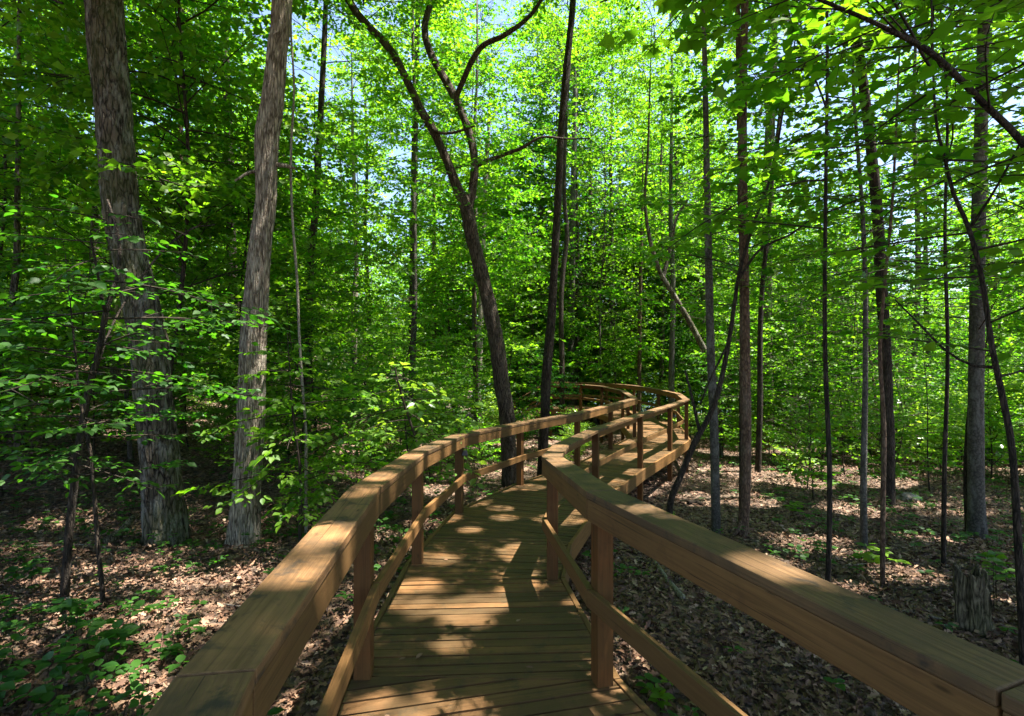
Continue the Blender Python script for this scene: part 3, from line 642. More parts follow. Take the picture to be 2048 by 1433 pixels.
hero('pole_tree', 'pale speckled twin trunk between the two large left trees', [(412, 790, 12), (404, 720, 12), (398, 650, 12), (398, 560, 11), (396, 480, 10)], B_SHAG, seed=27, top=14, canopy=2, csc=.8, limbs=[[(410, 740, 9, 0), (420, 660, 9, .1), (420, 560, 8, .2)]])
hero('pole_tree', 'dim green tinted trunk left of the widest trunk', [(240, 840, 30), (238, 740, 29), (236, 640, 27), (234, 520, 25), (236, 300, 22)], B_MOSS, seed=28, top=16, canopy=3)
hero('pole_tree', 'thin twisted trunk leaning at the left edge', [(46, 925, 24), (38, 850, 20), (22, 780, 17), (12, 720, 15), (18, 640, 13), (32, 540, 12), (35, 400, 10)], B_OAK, seed=29, top=13, canopy=1, csc=.8)
hero('pole_tree', 'pale slim trunk left of the straight bare trunk, sunlit high up', [(708, 860, 11), (709, 700, 10), (711, 600, 10), (712, 500, 9), (706, 300, 7)], B_VINE, seed=30, top=13, canopy=4, csc=.8)
hero('vine', 'thin pale vine hanging in loops right of the shaggy grey tree', [(612, 930, 6), (612, 860, 5), (604, 760, 5), (598, 660, 5), (594, 560, 5), (584, 420, 5), (582, 300, 5), (588, 180, 4), (582, 60, 4), (584, -40, 4)], B_VINE, cat='vine', seed=31, top=None, depth=7, flare=0)
hero('pole_tree', 'thin red brown trunk high in the leaves left of centre', [(365, 700, 9), (362, 500, 9), (360, 350, 9), (362, 200, 9), (364, 50, 8)], B_RED, seed=32, top=12, canopy=2, csc=.6, depth=13)
hero('dogwood_tree', 'small dark tree with a forked stem and drooping shaded leaves at the left', [(128, 1215, 16), (134, 1120, 15), (145, 1000, 14), (160, 880, 13), (178, 780, 12), (198, 700, 11), (212, 625, 11)], B_DARK, seg=10, seed=33, top=None, depth=4.8,
     limbs=[[(212, 628, 9, 0), (226, 580, 8, .1), (238, 540, 7, .2), (236, 470, 6, .3), (215, 400, 5, .4)], [(211, 626, 7, 0), (202, 590, 6, -.1), (196, 550, 5, -.2), (180, 470, 4, -.3)], [(180, 780, 6, 0), (230, 640, 4, .4), (310, 520, 4, .9), (380, 460, 4, 1.3), (430, 450, 3, 1.6)]],
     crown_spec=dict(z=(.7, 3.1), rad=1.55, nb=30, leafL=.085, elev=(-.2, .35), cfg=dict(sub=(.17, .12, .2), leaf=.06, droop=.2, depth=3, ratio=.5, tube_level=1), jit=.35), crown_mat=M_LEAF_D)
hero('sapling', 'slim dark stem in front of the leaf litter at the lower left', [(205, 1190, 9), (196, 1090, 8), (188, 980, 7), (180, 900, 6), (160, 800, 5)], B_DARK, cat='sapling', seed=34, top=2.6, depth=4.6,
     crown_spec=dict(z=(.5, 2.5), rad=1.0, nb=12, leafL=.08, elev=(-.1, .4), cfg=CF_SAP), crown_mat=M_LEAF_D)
hero('sapling', 'leafy sapling drooping beside the foot of the shaggy grey tree', [(600, 1062, 7), (602, 980, 6), (596, 900, 5), (585, 820, 4)], B_TWIG, cat='sapling', seed=35, top=2.0, depth=6.4,
     crown_spec=dict(z=(-.1, 1.9), rad=1.15, nb=22, leafL=.09, elev=(-.25, .3), cfg=CF_SAP), crown_mat=M_LEAF)
hero('dogwood_shrub', 'bright sunlit bush with round leaves coloured sunlit pale left of the railing', [(842, 932, 6), (832, 880, 5), (812, 820, 5), (795, 760, 4), (790, 735, 3)], B_TWIG, cat='bush', seed=36, top=None, depth=7.2,
     crown_spec=dict(z=(.15, 1.55), rad=1.05, nb=32, leafL=.105, elev=(-.3, .35), cfg=dict(sub=(.2, .14, .1), leaf=.075, droop=.35, depth=2, ratio=.5, tube_level=2), jit=.45), crown_mat=M_LEAF_W)
# tree whose limb hangs into the upper right
def overhang():
    w_ = Wood(); org = np.array([4.3, 3.4, float(ground(4.3, 3.4))]); HERO_XY.append(org[:2])
    tr = [(4.3, 3.4, org[2] - .3, .13), (4.25, 3.35, .6, .115), (4.1, 3.3, 1.6, .1), (4.15, 3.35, 3, .085), (4.3, 3.5, 5, .06), (4.5, 3.7, 8, .03)]
    w_.limb(tr, 14, .1, .06, .03, .4, 3)
    lb = [(4.1, 3.3, 1.5, .05)] + [(*P(px, py, Y), wd * Y / F / 2) for px, py, wd, Y in ((2140, 430, 14, 3.0), (2048, 290, 13, 2.9), (1965, 205, 12, 2.85), (1890, 130, 11, 2.8), (1840, 92, 10, 2.75), (1740, 42, 8, 2.7), (1640, 0, 7, 2.65), (1540, -40, 6, 2.6), (1430, -45, 5, 2.6), (1300, -25, 4, 2.65), (1200, 5, 3, 2.7))]
    w_.limb(lb, 10, .06, .08, .04, 0, 8)
    t = empty('maple_tree', org, 'tree outside the right edge whose dark limb arches across the upper right corner', 'tree')
    link('trunk', w_.mesh('trunk', B_DARK, org), t)
    f = Foliage(77, .095, T_MAPLE, .3); cfg = dict(sub=(.16, .13, .1), leaf=.07, droop=.15, depth=2, ratio=.5, tube_level=2)
    pts = catmull(np.array(lb), 40)[:, :3] - org
    for k in range(38):
        i = f.r.integers(6, 39); a = f.r.uniform(0, 6.28); e = f.r.uniform(-.1, .5)
        f.branch(pts[i], np.array([math.cos(a) * math.cos(e), math.sin(a) * math.cos(e) * .8, math.sin(e)]), f.r.uniform(.4, 1.0), .006, 0, cfg)
    g = Foliage(78, .1, T_MAPLE, .35)
    for k in range(26):
        z = f.r.uniform(2.2, 8); i = z; a = f.r.uniform(1.5, 5.2); e = f.r.uniform(0, .5)
        f.branch((0, 0, z + .4), np.array([math.cos(a) * math.cos(e), math.sin(a) * math.cos(e), math.sin(e)]), f.r.uniform(.8, 1.9), .01, 0, dict(cfg, depth=3, ratio=.42, sub=(.25, .18, .1)))
    link('crown', f.mesh('crown', [M_LEAF, B_TWIG]), t)
overhang()
# right hand understory with lobed leaves
for (x, y, sd_, lab) in ((2.75, 4.6, 81, 'young maple with broad lobed leaves in the right woods, third in from the railing'), (4.6, 5.6, 82, 'young maple with yellow green leaves near the right edge trunk'), (3.3, 7.6, 83, 'young maple behind the two slender grey trunks')):
    st = stem(sd_, 7.5, .024, .15); z0 = float(ground(x, y)); w_ = Wood(); c, _ = w_.limb(st, 8, .2, .05, 0, .3, sd_)
    t = empty('young_maple', (x, y, z0), lab, 'tree'); HERO_XY.append(np.array([x, y])); link('trunk', w_.mesh('trunk', B_DARK), t)
    ax = lambda z: (float(np.interp(z, c[:, 2], c[:, 0])), float(np.interp(z, c[:, 2], c[:, 1])))
    f = crown(sd_, 3.0, 7.4, 1.7, 24, .115, T_MAPLE, dict(sub=(.24, .16, .2), leaf=.075, droop=.12, depth=3, ratio=.48, tube_level=1), ax, None, (-.1, .4), .33)
    link('crown', f.mesh('crown', [M_LEAF, B_TWIG]), t)

# ------------------------------------------------------------------ background trees, saplings, bushes
rb = np.random.default_rng(21)
PLACED = list(HERO_XY)
def free(x, y, dmin, bwmin):
    if dist_bw(x, y) < bwmin: return False
    return all((x - q[0]) ** 2 + (y - q[1]) ** 2 > dmin * dmin for q in PLACED)
def scatter(n, ylim, spread, dmin, bwmin, test=None, tries=6000):
    out = []
    for _ in range(tries):
        if len(out) >= n: break
        y = rb.uniform(*ylim); x = rb.uniform(-1, 1) * (spread * abs(y) + 3)
        if y > 44 and x > -30: continue
        if test and not test(x, y): continue
        if free(x, y, dmin, bwmin): out.append((x, y)); PLACED.append(np.array([x, y]))
    return out
def inview(x, y): return y > 1 and abs(x) < y * 1.02 + 1
pxof = lambda x, y: 1024 + F * x / y
for i, (x, y) in enumerate(scatter(46, (9, 43), 1.05, 2.2, 2.2, lambda x, y: y > 15 or not (600 < pxof(x, y) < 1300))):
    plant('tree', CAN[i % 5], x, y, rb.uniform(.8, 1.15), rb.uniform(0, 6.28), 'tall slender woodland tree with a high leafy crown, one of many alike', 'tree', 'tall slender trees filling the woodland', 'woodland_tree')
for i, (x, y) in enumerate(scatter(9, (20, 43), .5, 2.0, 2.2, lambda x, y: 900 < pxof(x, y) < 1560)):
    plant('tree', CAN[i % 5], x, y, rb.uniform(.9, 1.2), rb.uniform(0, 6.28), 'tall slender woodland tree with a high leafy crown, one of many alike', 'tree', 'tall slender trees filling the woodland', 'woodland_tree')
for i, (x, y) in enumerate(scatter(32, (21, 43), .5, 1.3, 2.2, lambda x, y: 900 < pxof(x, y) < 1560)):
    plant('tree', MID[i % 6], x, y, rb.uniform(.9, 1.4), rb.uniform(0, 6.28), 'slim understory tree with layered leafy branches, one of many alike', 'tree', 'slim understory trees with layered leaves', 'understory_tree')
SHADE = [(5.2, 1.2, 1.55), (6.9, 4.6, 1.2), (2.8, -1.6, 1.55), (-2.8, -1, 1.2), (-5.0, 2.4, 1.2), (-8.2, 5.8, 1.1), (9.0, 7.0, 1.1), (9.5, 2.5, 1.1), (-8.2, .6, 1.), (.3, -4.6, 1.1), (6.2, -2.2, 1.1), (-5.8, -3, 1.1), (12.2, 9.4, 1.1)]  # unseen trees added beyond the frame to shade deck and floor
for i, (x, y, sc) in enumerate([(3.1, 26, 1.2), (5.4, 28.5, 1.25), (3.9, 33, 1.35), (7.2, 35, 1.3), (1.6, 30, 1.2), (9.0, 30, 1.25), (10.5, 36, 1.3)]):
    PLACED.append(np.array([x, y]))
    plant('tree', CAN[i % 5], x, y, sc, i * 2.1, 'tall slender woodland tree with a high leafy crown, one of many alike', 'tree', 'tall slender trees filling the woodland', 'woodland_tree')
for i, (x, y, sc) in enumerate([(4.2, 24.5, 1.5), (2.2, 27.5, 1.6), (6.3, 31, 1.7), (3.0, 36, 1.8)]):
    PLACED.append(np.array([x, y]))
    plant('tree', MID[(i * 2) % 6], x, y, sc, i * 2.1, 'slim understory tree with layered leafy branches, one of many alike', 'tree', 'slim understory trees with layered leaves', 'understory_tree')
for i, (x, y, sc) in enumerate(SHADE):
    PLACED.append(np.array([x, y]))
    plant('tree', THIN[i % 3], x, y, sc, i * 1.7, 'unseen tall tree added outside the view to shade the boardwalk', 'tree', 'unseen trees added to shade the boardwalk', 'woodland_tree')
def t_mid(x, y):
    p = pxof(x, y)
    if y < 17 and 1000 < p < 1560: return False
    if y < 14 and 640 < p < 1300: return False
    if y < 10 and p > 880: return False
    if y < 9: return False
    return True
for i, (x, y) in enumerate(scatter(115, (9, 42), 1.05, 1.3, 2.8, t_mid)):
    plant('tree', MID[i % 6], x, y, rb.uniform(.7, 1.2), rb.uniform(0, 6.28), 'slim understory tree with layered leafy branches, one of many alike', 'tree', 'slim understory trees with layered leaves', 'understory_tree')
def t_sap(x, y):
    p = pxof(x, y)
    if y < 13.5 and 980 < p < 1600: return False
    if y < 11 and p > 1500: return False
    if y < 7.5: return False
    return True
for i, (x, y) in enumerate(scatter(120, (7.5, 30), 1.05, .8, 2.1, t_sap)):
    plant('tree', SAP[i % 5], x, y, rb.uniform(.7, 1.2), rb.uniform(0, 6.28), 'thin leafy sapling among the trunks, one of many alike', 'sapling', 'thin leafy saplings', 'sapling')
for i, (x, y) in enumerate(scatter(34, (25, 43), .7, .8, 2.2, lambda x, y: 950 < pxof(x, y) < 1750)):
    plant('tree', SAP[i % 5], x, y, rb.uniform(1.2, 1.9), rb.uniform(0, 6.28), 'thin leafy sapling among the trunks, one of many alike', 'sapling', 'thin leafy saplings', 'sapling')
def t_shr(x, y):
    p = pxof(x, y)
    if y < 10.5 and 700 < p < 1620: return False
    if y < 9.5 and p > 1500: return False
    return True
for i, (x, y) in enumerate(scatter(150, (7.0, 30), 1.05, .5, 1.7, t_shr)):
    plant('shrub', SHR[i % 5], x, y, rb.uniform(.6, 1.2), rb.uniform(0, 6.28), 'low green bush on the forest floor, one of many alike', 'bush', 'low bushes on the forest floor', 'bush')

for i, (x, y) in enumerate(scatter(46, (12.5, 21), 1.05, .7, 2.0, lambda x, y: 1500 < pxof(x, y) < 2080)):
    if i % 3: plant('shrub', SHR[i % 5], x, y, rb.uniform(1.1, 1.7), rb.uniform(0, 6.28), 'low green bush on the forest floor, one of many alike', 'bush', 'low bushes on the forest floor', 'bush')
    else: plant('tree', SAP[i % 5], x, y, rb.uniform(.8, 1.2), rb.uniform(0, 6.28), 'thin leafy sapling among the trunks, one of many alike', 'sapling', 'thin leafy saplings', 'sapling')
for i, (x, y) in enumerate(scatter(26, (23, 40), .6, .9, 2.2, lambda x, y: 980 < pxof(x, y) < 1560)):
    plant('shrub', SHR[i % 5], x, y, rb.uniform(1.8, 2.8), rb.uniform(0, 6.28), 'low green bush on the forest floor, one of many alike', 'bush', 'low bushes on the forest floor', 'bush')

# ------------------------------------------------------------------ forest floor: dead leaves, ground cover, sticks
def litter():
    g = np.random.default_rng(9); n = 150000
    y = 1.2 + 21 * g.random(n) ** 1.5; x = (g.random(n) * 2 - 1) * (y * 1.0 + .6)
    z = ground(x, y) + g.uniform(.0, .035, n)
    pos = np.stack([x, y, z], 1); a = g.uniform(0, 6.28, n); d = np.stack([np.cos(a), np.sin(a), g.normal(0, .3, n)], 1)
    nn = np.array([0, 0, 1.0]) + g.normal(0, .45, (n, 3)); d = norm(d); nn = norm(nn - d * np.sum(nn * d, 1, keepdims=True)); b = np.cross(nn, d)
    L = g.uniform(.03, .085, n) * (1 + y * .02)
    tv = np.array([[0, 0, 0], [.18, .16, .07], [.34, .07, .05], [.5, .24, .14], [.66, .1, .08], [.8, .15, .09], [1, 0, -.04], [.8, -.15, .09], [.66, -.1, .08], [.5, -.24, .14], [.34, -.07, .05], [.18, -.16, .07], [.5, 0, .03]])
    tf = np.array([[0, 2, 1], [0, 12, 2], [2, 12, 3], [3, 12, 4], [4, 12, 6], [4, 6, 5], [0, 11, 10], [0, 10, 12], [10, 9, 12], [9, 8, 12], [8, 6, 12], [8, 7, 6]])
    cz = g.uniform(-1.2, 2.6, n)
    V = pos[:, None] + L[:, None, None] * (tv[None, :, 0:1] * d[:, None] + tv[None, :, 1:2] * 1.15 * b[:, None] + (tv[None, :, 2] * cz[:, None])[:, :, None] * nn[:, None])
    Fs = (np.arange(n)[:, None, None] * 13 + tf[None]).reshape(-1, 3)
    tint = np.repeat(np.clip(g.beta(1.5, 1.9, n), 0, 1), 13)
    tag(link('leaf_litter', new_mesh('leaf_litter', V.reshape(-1, 3), [(Fs, 0)], [M_DEAD], {'tint': tint})), 'brown dead leaves covering the forest floor', 'leaf litter', kind='stuff')
litter()
def deck_leaves():
    g = np.random.default_rng(19); V = []; Fs = []; tn = []
    for k in range(46):
        i = g.integers(1, 8); t = g.random(); u = g.choice([g.uniform(.02, .2), g.uniform(.8, .98), g.random()])
        a, b = PL[i] + (PL[i + 1] - PL[i]) * t, PR[i] + (PR[i + 1] - PR[i]) * t; p = a + (b - a) * u
        an = g.uniform(0, 6.28); d = np.array([math.cos(an), math.sin(an), 0]); n_ = norm(np.array([g.normal(0, .12), g.normal(0, .12), 1.])); d = norm(d - n_ * (d @ n_)); bb = np.cross(n_, d); L = g.uniform(.03, .06)
        tv = np.array([[0, 0, 0], [.3, .2, .05], [.6, .24, .09], [1, 0, .02], [.6, -.24, .09], [.3, -.2, .05]])
        V.append(np.array([p[0], p[1], zdeck(p[1]) + .008]) + L * (tv[:, :1] * d + tv[:, 1:2] * bb + tv[:, 2:] * n_)); Fs += [[k * 6, k * 6 + 3, k * 6 + 2, k * 6 + 1], [k * 6, k * 6 + 5, k * 6 + 4, k * 6 + 3]]; tn += [g.uniform(.2, .8)] * 6
    tag(link('fallen_leaves', new_mesh('fallen_leaves', np.concatenate(V), [(np.array(Fs), 0)], [M_DEAD], {'tint': tn})), 'a few dry brown leaves lying on the deck boards', 'fallen leaves', kind='stuff')
deck_leaves()
def seedling_leaves(f, x, y, h, n, L):
    z = float(ground(x, y)); top = np.array([x + f.r.normal(0, .03), y + f.r.normal(0, .03), z + h]); f.L = L
    f.tube(np.array([[x, y, z - .02], (top + [x, y, z]) / 2 + f.r.normal(0, .01, 3), top]), .003, .0015)
    for k in range(n):
        a = k * 2.4 + f.r.uniform(-.3, .3); e = f.r.uniform(-.1, .3); zz = top - [0, 0, f.r.uniform(0, .35) * h * (k / n)]
        d = np.array([math.cos(a) * math.cos(e), math.sin(a) * math.cos(e), math.sin(e)])
        f.p.append((zz + d * .01)[None]); f.d.append(norm(d)[None]); f.sz.append(np.array([L * f.r.uniform(.7, 1.2)])); f.nn.append((np.array([0, 0, 1.]) + f.r.normal(0, .25, 3))[None])
def ground_cover():
    f = Foliage(55, .07, T_OVAL, .3); g = f.r; m = 0
    for _ in range(9000):
        y = 2.3 + 16 * g.random() ** 1.2; x = g.uniform(-1, 1) * (y + .5); p = pxof(x, y)
        if dist_bw(x, y) < .95: continue
        cl_ = noise.noise(Vector((x * .45, y * .45, 3.3))) + .35 * noise.noise(Vector((x * 1.7, y * 1.7, 1.3)))
        dens = .05 + max(0, cl_) * 1.1
        if p < 420 and y < 4.5: dens += .3
        if p > 1550 and y > 7: dens += .35
        if p < 1000 and 7 < y: dens += .2
        if 1300 < p < 1600 and y < 9: dens *= .3
        if g.random() > dens: continue
        seedling_leaves(f, x, y, g.uniform(.04, .22), int(g.integers(3, 8)), g.uniform(.04, .085)); m += 1
    tag(link('ground_cover', f.mesh('ground_cover', [M_LEAF_D, B_TWIG])), 'low green seedlings and creepers scattered over the leaf litter', 'ground cover', kind='stuff')
    print('ground cover', m, f.count())
ground_cover()
# near seedlings one can tell apart
SEEDS = [(70, 1150, .35, 'broad leaved seedling at the left edge, largest in the lower left patch'), (190, 1330, .22, 'seedling with large dark leaves in the bottom left corner'), (230, 1290, .28, 'sunlit seedling with pale tips beside the shaded lower left plants'),
         (40, 1390, .3, 'dark seedling touching the bottom left corner'), (1735, 1120, .35, 'bright seedling with broad leaves at the foot of the very straight thin grey trunk'), (1590, 1010, .25, 'small yellow green seedling on the litter right of the reddish grey trunk'),
         (1325, 1415, .12, 'tiny green seedling under the near right handrail'), (1985, 1190, .5, 'broad leaved seedling beside the rotten stump'), (130, 1250, .3, 'seedling with narrow leaves in the middle of the lower left patch')]
for i, (px, py, h, lab) in enumerate(SEEDS):
    b = base_at(px, min(py + 30, 1430)); z = float(ground(b[0], b[1])); f = Foliage(500 + i, .1, T_OVAL, .3)
    for k in range(5):
        dx, dy = f.r.normal(0, .09, 2) if k else (0, 0)
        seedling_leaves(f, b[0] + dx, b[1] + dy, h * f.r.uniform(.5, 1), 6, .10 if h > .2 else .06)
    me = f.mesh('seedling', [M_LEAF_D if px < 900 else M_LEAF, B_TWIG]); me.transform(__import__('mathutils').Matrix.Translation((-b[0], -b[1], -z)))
    tag(link('seedling', me, loc=(b[0], b[1], z)), lab, 'seedling')

def fallen(name, label, cat, pts, bark, seg=10, rough=.1, ridge=.03, seed=1):
    w_ = Wood(); org = np.array([pts[0][0], pts[0][1], pts[0][2]]); w_.limb(pts, seg, .05, rough, ridge, 0, seed)
    o = link(name, w_.mesh(name, bark, org), loc=tuple(org)); return tag(o, label, cat)
def gpix(lst, r0, r1, lift=.0):
    out = []
    for k, (px, py) in enumerate(lst):
        b = base_at(px, py); r = r0 + (r1 - r0) * k / max(1, len(lst) - 1); out.append((b[0], b[1], float(ground(b[0], b[1])) + r * .7 + lift, r))
    return out
fallen('fallen_branch', 'pale fallen branch curving over the litter right of the near boardwalk', 'fallen branch', gpix([(1296, 1100), (1312, 1130), (1335, 1165), (1368, 1205)], .02, .03), B_VINE, seed=1)
fallen('fallen_branch', 'thin pale stick lying left of the curved branch beside the boardwalk', 'fallen branch', gpix([(1225, 1118), (1262, 1120), (1305, 1132)], .012, .008), B_VINE, seed=2)
fallen('fallen_log', 'long dark log lying on the slope at the left edge', 'log', gpix([(-60, 800), (60, 792), (160, 790), (275, 795)], .14, .11), B_DARK, seed=3)
fallen('fallen_log', 'second dark log lying just below the long one at the left edge', 'log', gpix([(-60, 818), (60, 812), (150, 806)], .1, .08), B_OAK, seed=4)
fallen('fallen_branch', 'dark stick on the litter at the bottom left beside the near handrail', 'fallen branch', gpix([(205, 1400), (270, 1385), (350, 1360)], .014, .01), B_TWIG, seed=5)
fallen('rotten_branch', 'broken rotten root leaning against the foot of the widest trunk', 'dead wood', [(*base_at(212, 1092)[:2], float(base_at(212, 1092)[2]) + .05, .055), (*base_at(240, 1085)[:2], float(base_at(240, 1085)[2]) + .12, .05), (*base_at(268, 1078)[:2], float(base_at(268, 1078)[2]) + .3, .03)], B_ROT, seed=6)
fallen('dead_wood', 'dark lump of dead wood lying on the litter between the leaning stem and slender trunks', 'dead wood', gpix([(1376, 1010), (1392, 1008), (1406, 1012)], .05, .03), B_DARK, seed=7)
for i in range(34):
    px = rb.uniform(100, 1950); py = rb.uniform(930, 1300)
    b = base_at(px, py)
    if dist_bw(b[0], b[1]) < 1.1: continue
    a = rb.uniform(0, 6.28); L = rb.uniform(.25, .9); p = [(b[0] + math.cos(a) * L * t, b[1] + math.sin(a) * L * t + .04 * math.sin(5 * t), 0, .008) for t in (0, .5, 1)]
    p = [(q[0], q[1], float(ground(q[0], q[1])) + .03, .009 * (1 - .5 * k / 2)) for k, q in enumerate(p)]
    tag(fallen('stick', 'thin dead stick lying on the leaf litter, one of many alike', 'stick', p, (B_TWIG, B_VINE)[i % 2], 5, .1, 0, i), group='dead sticks on the litter')
# stump
def stump():
    b = base_at(1948, 1262); z = float(ground(b[0], b[1])); Y = b[1]; H = .44; r = .10
    me_v = []; n = 40; rings = 44; g = np.random.default_rng(4)
    for i in range(rings):
        t = i / (rings - 1)
        for j in range(n):
            th = 2 * math.pi * j / n; c = Vector((math.cos(th) * 2.2, math.sin(th) * 2.2, t * 1.1)); c2 = Vector((math.cos(th) * 6, math.sin(th) * 6, t * 2.5))
            rr_ = r * (1.25 - .25 * t + .5 * math.exp(-t * 9) * (1 + .5 * math.cos(3 * th))) * (1 + .6 * noise.noise(c) - .55 * abs(noise.noise(c2)) ) + .02 * t * math.cos(th - 2)
            top = H * (1 + .28 * noise.noise(Vector((math.cos(th) * 1.6, math.sin(th) * 1.6, 7))) + .1 * noise.noise(c2))
            me_v.append((math.cos(th) * rr_, math.sin(th) * rr_, -.08 + (top + .08) * t))
    for i in range(10):                       # hollow inside
        t = i / 9
        for j in range(n):
            th = 2 * math.pi * j / n; v = me_v[(rings - 1) * n + j]; k = .75 - .25 * t
            me_v.append((v[0] * k, v[1] * k, v[2] - .02 - .2 * t))
    R_ = rings + 10; i = np.arange(R_ - 1)[:, None] * n; j = np.arange(n)[None]
    f = np.stack([i + j, i + (j + 1) % n, i + n + (j + 1) % n, i + n + j], -1).reshape(-1, 4)
    V = np.array(me_v); V = np.vstack([V, [[0, 0, H * .5]]]); k = len(V) - 1; ids = (R_ - 1) * n + np.arange(n)
    tri = np.stack([ids, np.roll(ids, -1), np.full(n, k)], -1)
    tag(link('tree_stump', new_mesh('tree_stump', V, [(f, 0), (tri, 0)], [B_ROT], smooth=True), loc=(b[0], b[1], z)), 'grey rotten hollow stump standing behind the near right handrail', 'stump')
stump()
# rocks
def rock(px, py, sx, sy, sz, label, seed):
    b = base_at(px, py); bm = bmesh.new(); bmesh.ops.create_icosphere(bm, subdivisions=4, radius=1)
    for v in bm.verts:
        k = 1 + .35 * noise.noise(v.co * 1.3 + Vector((seed, 0, 0))) + .12 * noise.noise(v.co * 4 + Vector((seed, 0, 0)))
        v.co = Vector((v.co.x * sx * k, v.co.y * sy * k, v.co.z * sz * k))
    me = bpy.data.meshes.new('rock'); bm.to_mesh(me); bm.free(); me.materials.append(M_ROCK)
    for p in me.polygons: p.use_smooth = True
    tag(link('rock', me, loc=(b[0], b[1], float(ground(b[0], b[1])) + sz * .3)), label, 'rock')
s = N('pale_rock'); v = s.coords('Object'); c = s.ramp(s.noise(v, 6, 8, .65), [(.35, (.08, .065, .05)), (.55, (.28, .24, .2)), (.7, (.42, .38, .32))]); s.l(c, s.b.inputs['Base Color']); s.b.inputs['Roughness'].default_value = .85; s.bump(s.noise(v, 14, 8, .7), .8, .04); M_ROCK = s.m
rock(1998, 918, .42, .3, .22, 'pale sunlit rock behind the curving stem at the right edge', 3)
rock(1815, 1000, .2, .18, .1, 'small dark rock at the foot of the dark rough trunk', 8)

# ------------------------------------------------------------------ far shore woods across the lake
def near_shore():
    g = np.random.default_rng(33); n = 90000
    x = g.uniform(-75, 2, n); y = 44 + 50 * g.random(n); keep = (x < -1 - .25 * (y - 44)); x = x[keep]; y = y[keep]; n = len(x)
    z = ground(x, y) + 14 * g.random(n) ** 1.1
    pos = np.stack([x, y, z], 1); d = norm(g.normal(0, 1, (n, 3)) * [1, 1, .5]); nn = norm(np.array([0, 0, 1.]) + g.normal(0, .6, (n, 3))); nn = norm(nn - d * np.sum(nn * d, 1, keepdims=True)); b = np.cross(nn, d)
    cl_ = np.sin(x * 1.1 + z) + np.sin(y * .9 - z * 1.3) + np.sin(z * 2.1 + x * .6); k = cl_ > -.5; pos, d, nn, b = pos[k], d[k], nn[k], b[k]; n = len(pos)
    L = g.uniform(.3, .55, n); tv, tf = T_DIA
    V = pos[:, None] + L[:, None, None] * (tv[None, :, 0:1] * d[:, None] + tv[None, :, 1:2] * b[:, None] + tv[None, :, 2:3] * nn[:, None])
    Fs = (np.arange(n)[:, None, None] * 4 + tf[None]).reshape(-1, 3)
    tag(link('far_foliage', new_mesh('far_foliage', V.reshape(-1, 3), [(Fs, 0)], [M_LEAF], {'tint': np.repeat(g.random(n), 4)})), 'distant green foliage closing the woods on the slope', 'woods', kind='stuff')
near_shore()
def far_shore():
    g = np.random.default_rng(31); n = 60000
    x = g.uniform(-160, 260, n); y = 177 + g.exponential(14, n); z = -3.4 + 19 * g.random(n) ** .8 * (0.75 + .25 * np.sin(x * .13) * np.sin(x * .031 + 1))
    pos = np.stack([x, y, z], 1); d = norm(g.normal(0, 1, (n, 3))); nn = norm(np.cross(d, g.normal(0, 1, (n, 3)))); b = np.cross(nn, d)
    L = g.uniform(1.2, 2.4, n); tv, tf = T_DIA
    V = pos[:, None] + L[:, None, None] * (tv[None, :, 0:1] * d[:, None] + tv[None, :, 1:2] * b[:, None] + tv[None, :, 2:3] * nn[:, None])
    Fs = (np.arange(n)[:, None, None] * 4 + tf[None]).reshape(-1, 3)
    tint = np.repeat(np.clip(.5 + .3 * np.sin(x * .21) + g.normal(0, .2, n), 0, 1), 4)
    tag(link('far_woods', new_mesh('far_woods', V.reshape(-1, 3), [(Fs, 0)], [M_LEAF_D], {'tint': tint})), 'distant dark green woods on the far lake shore', 'woods', kind='stuff')
far_shore()

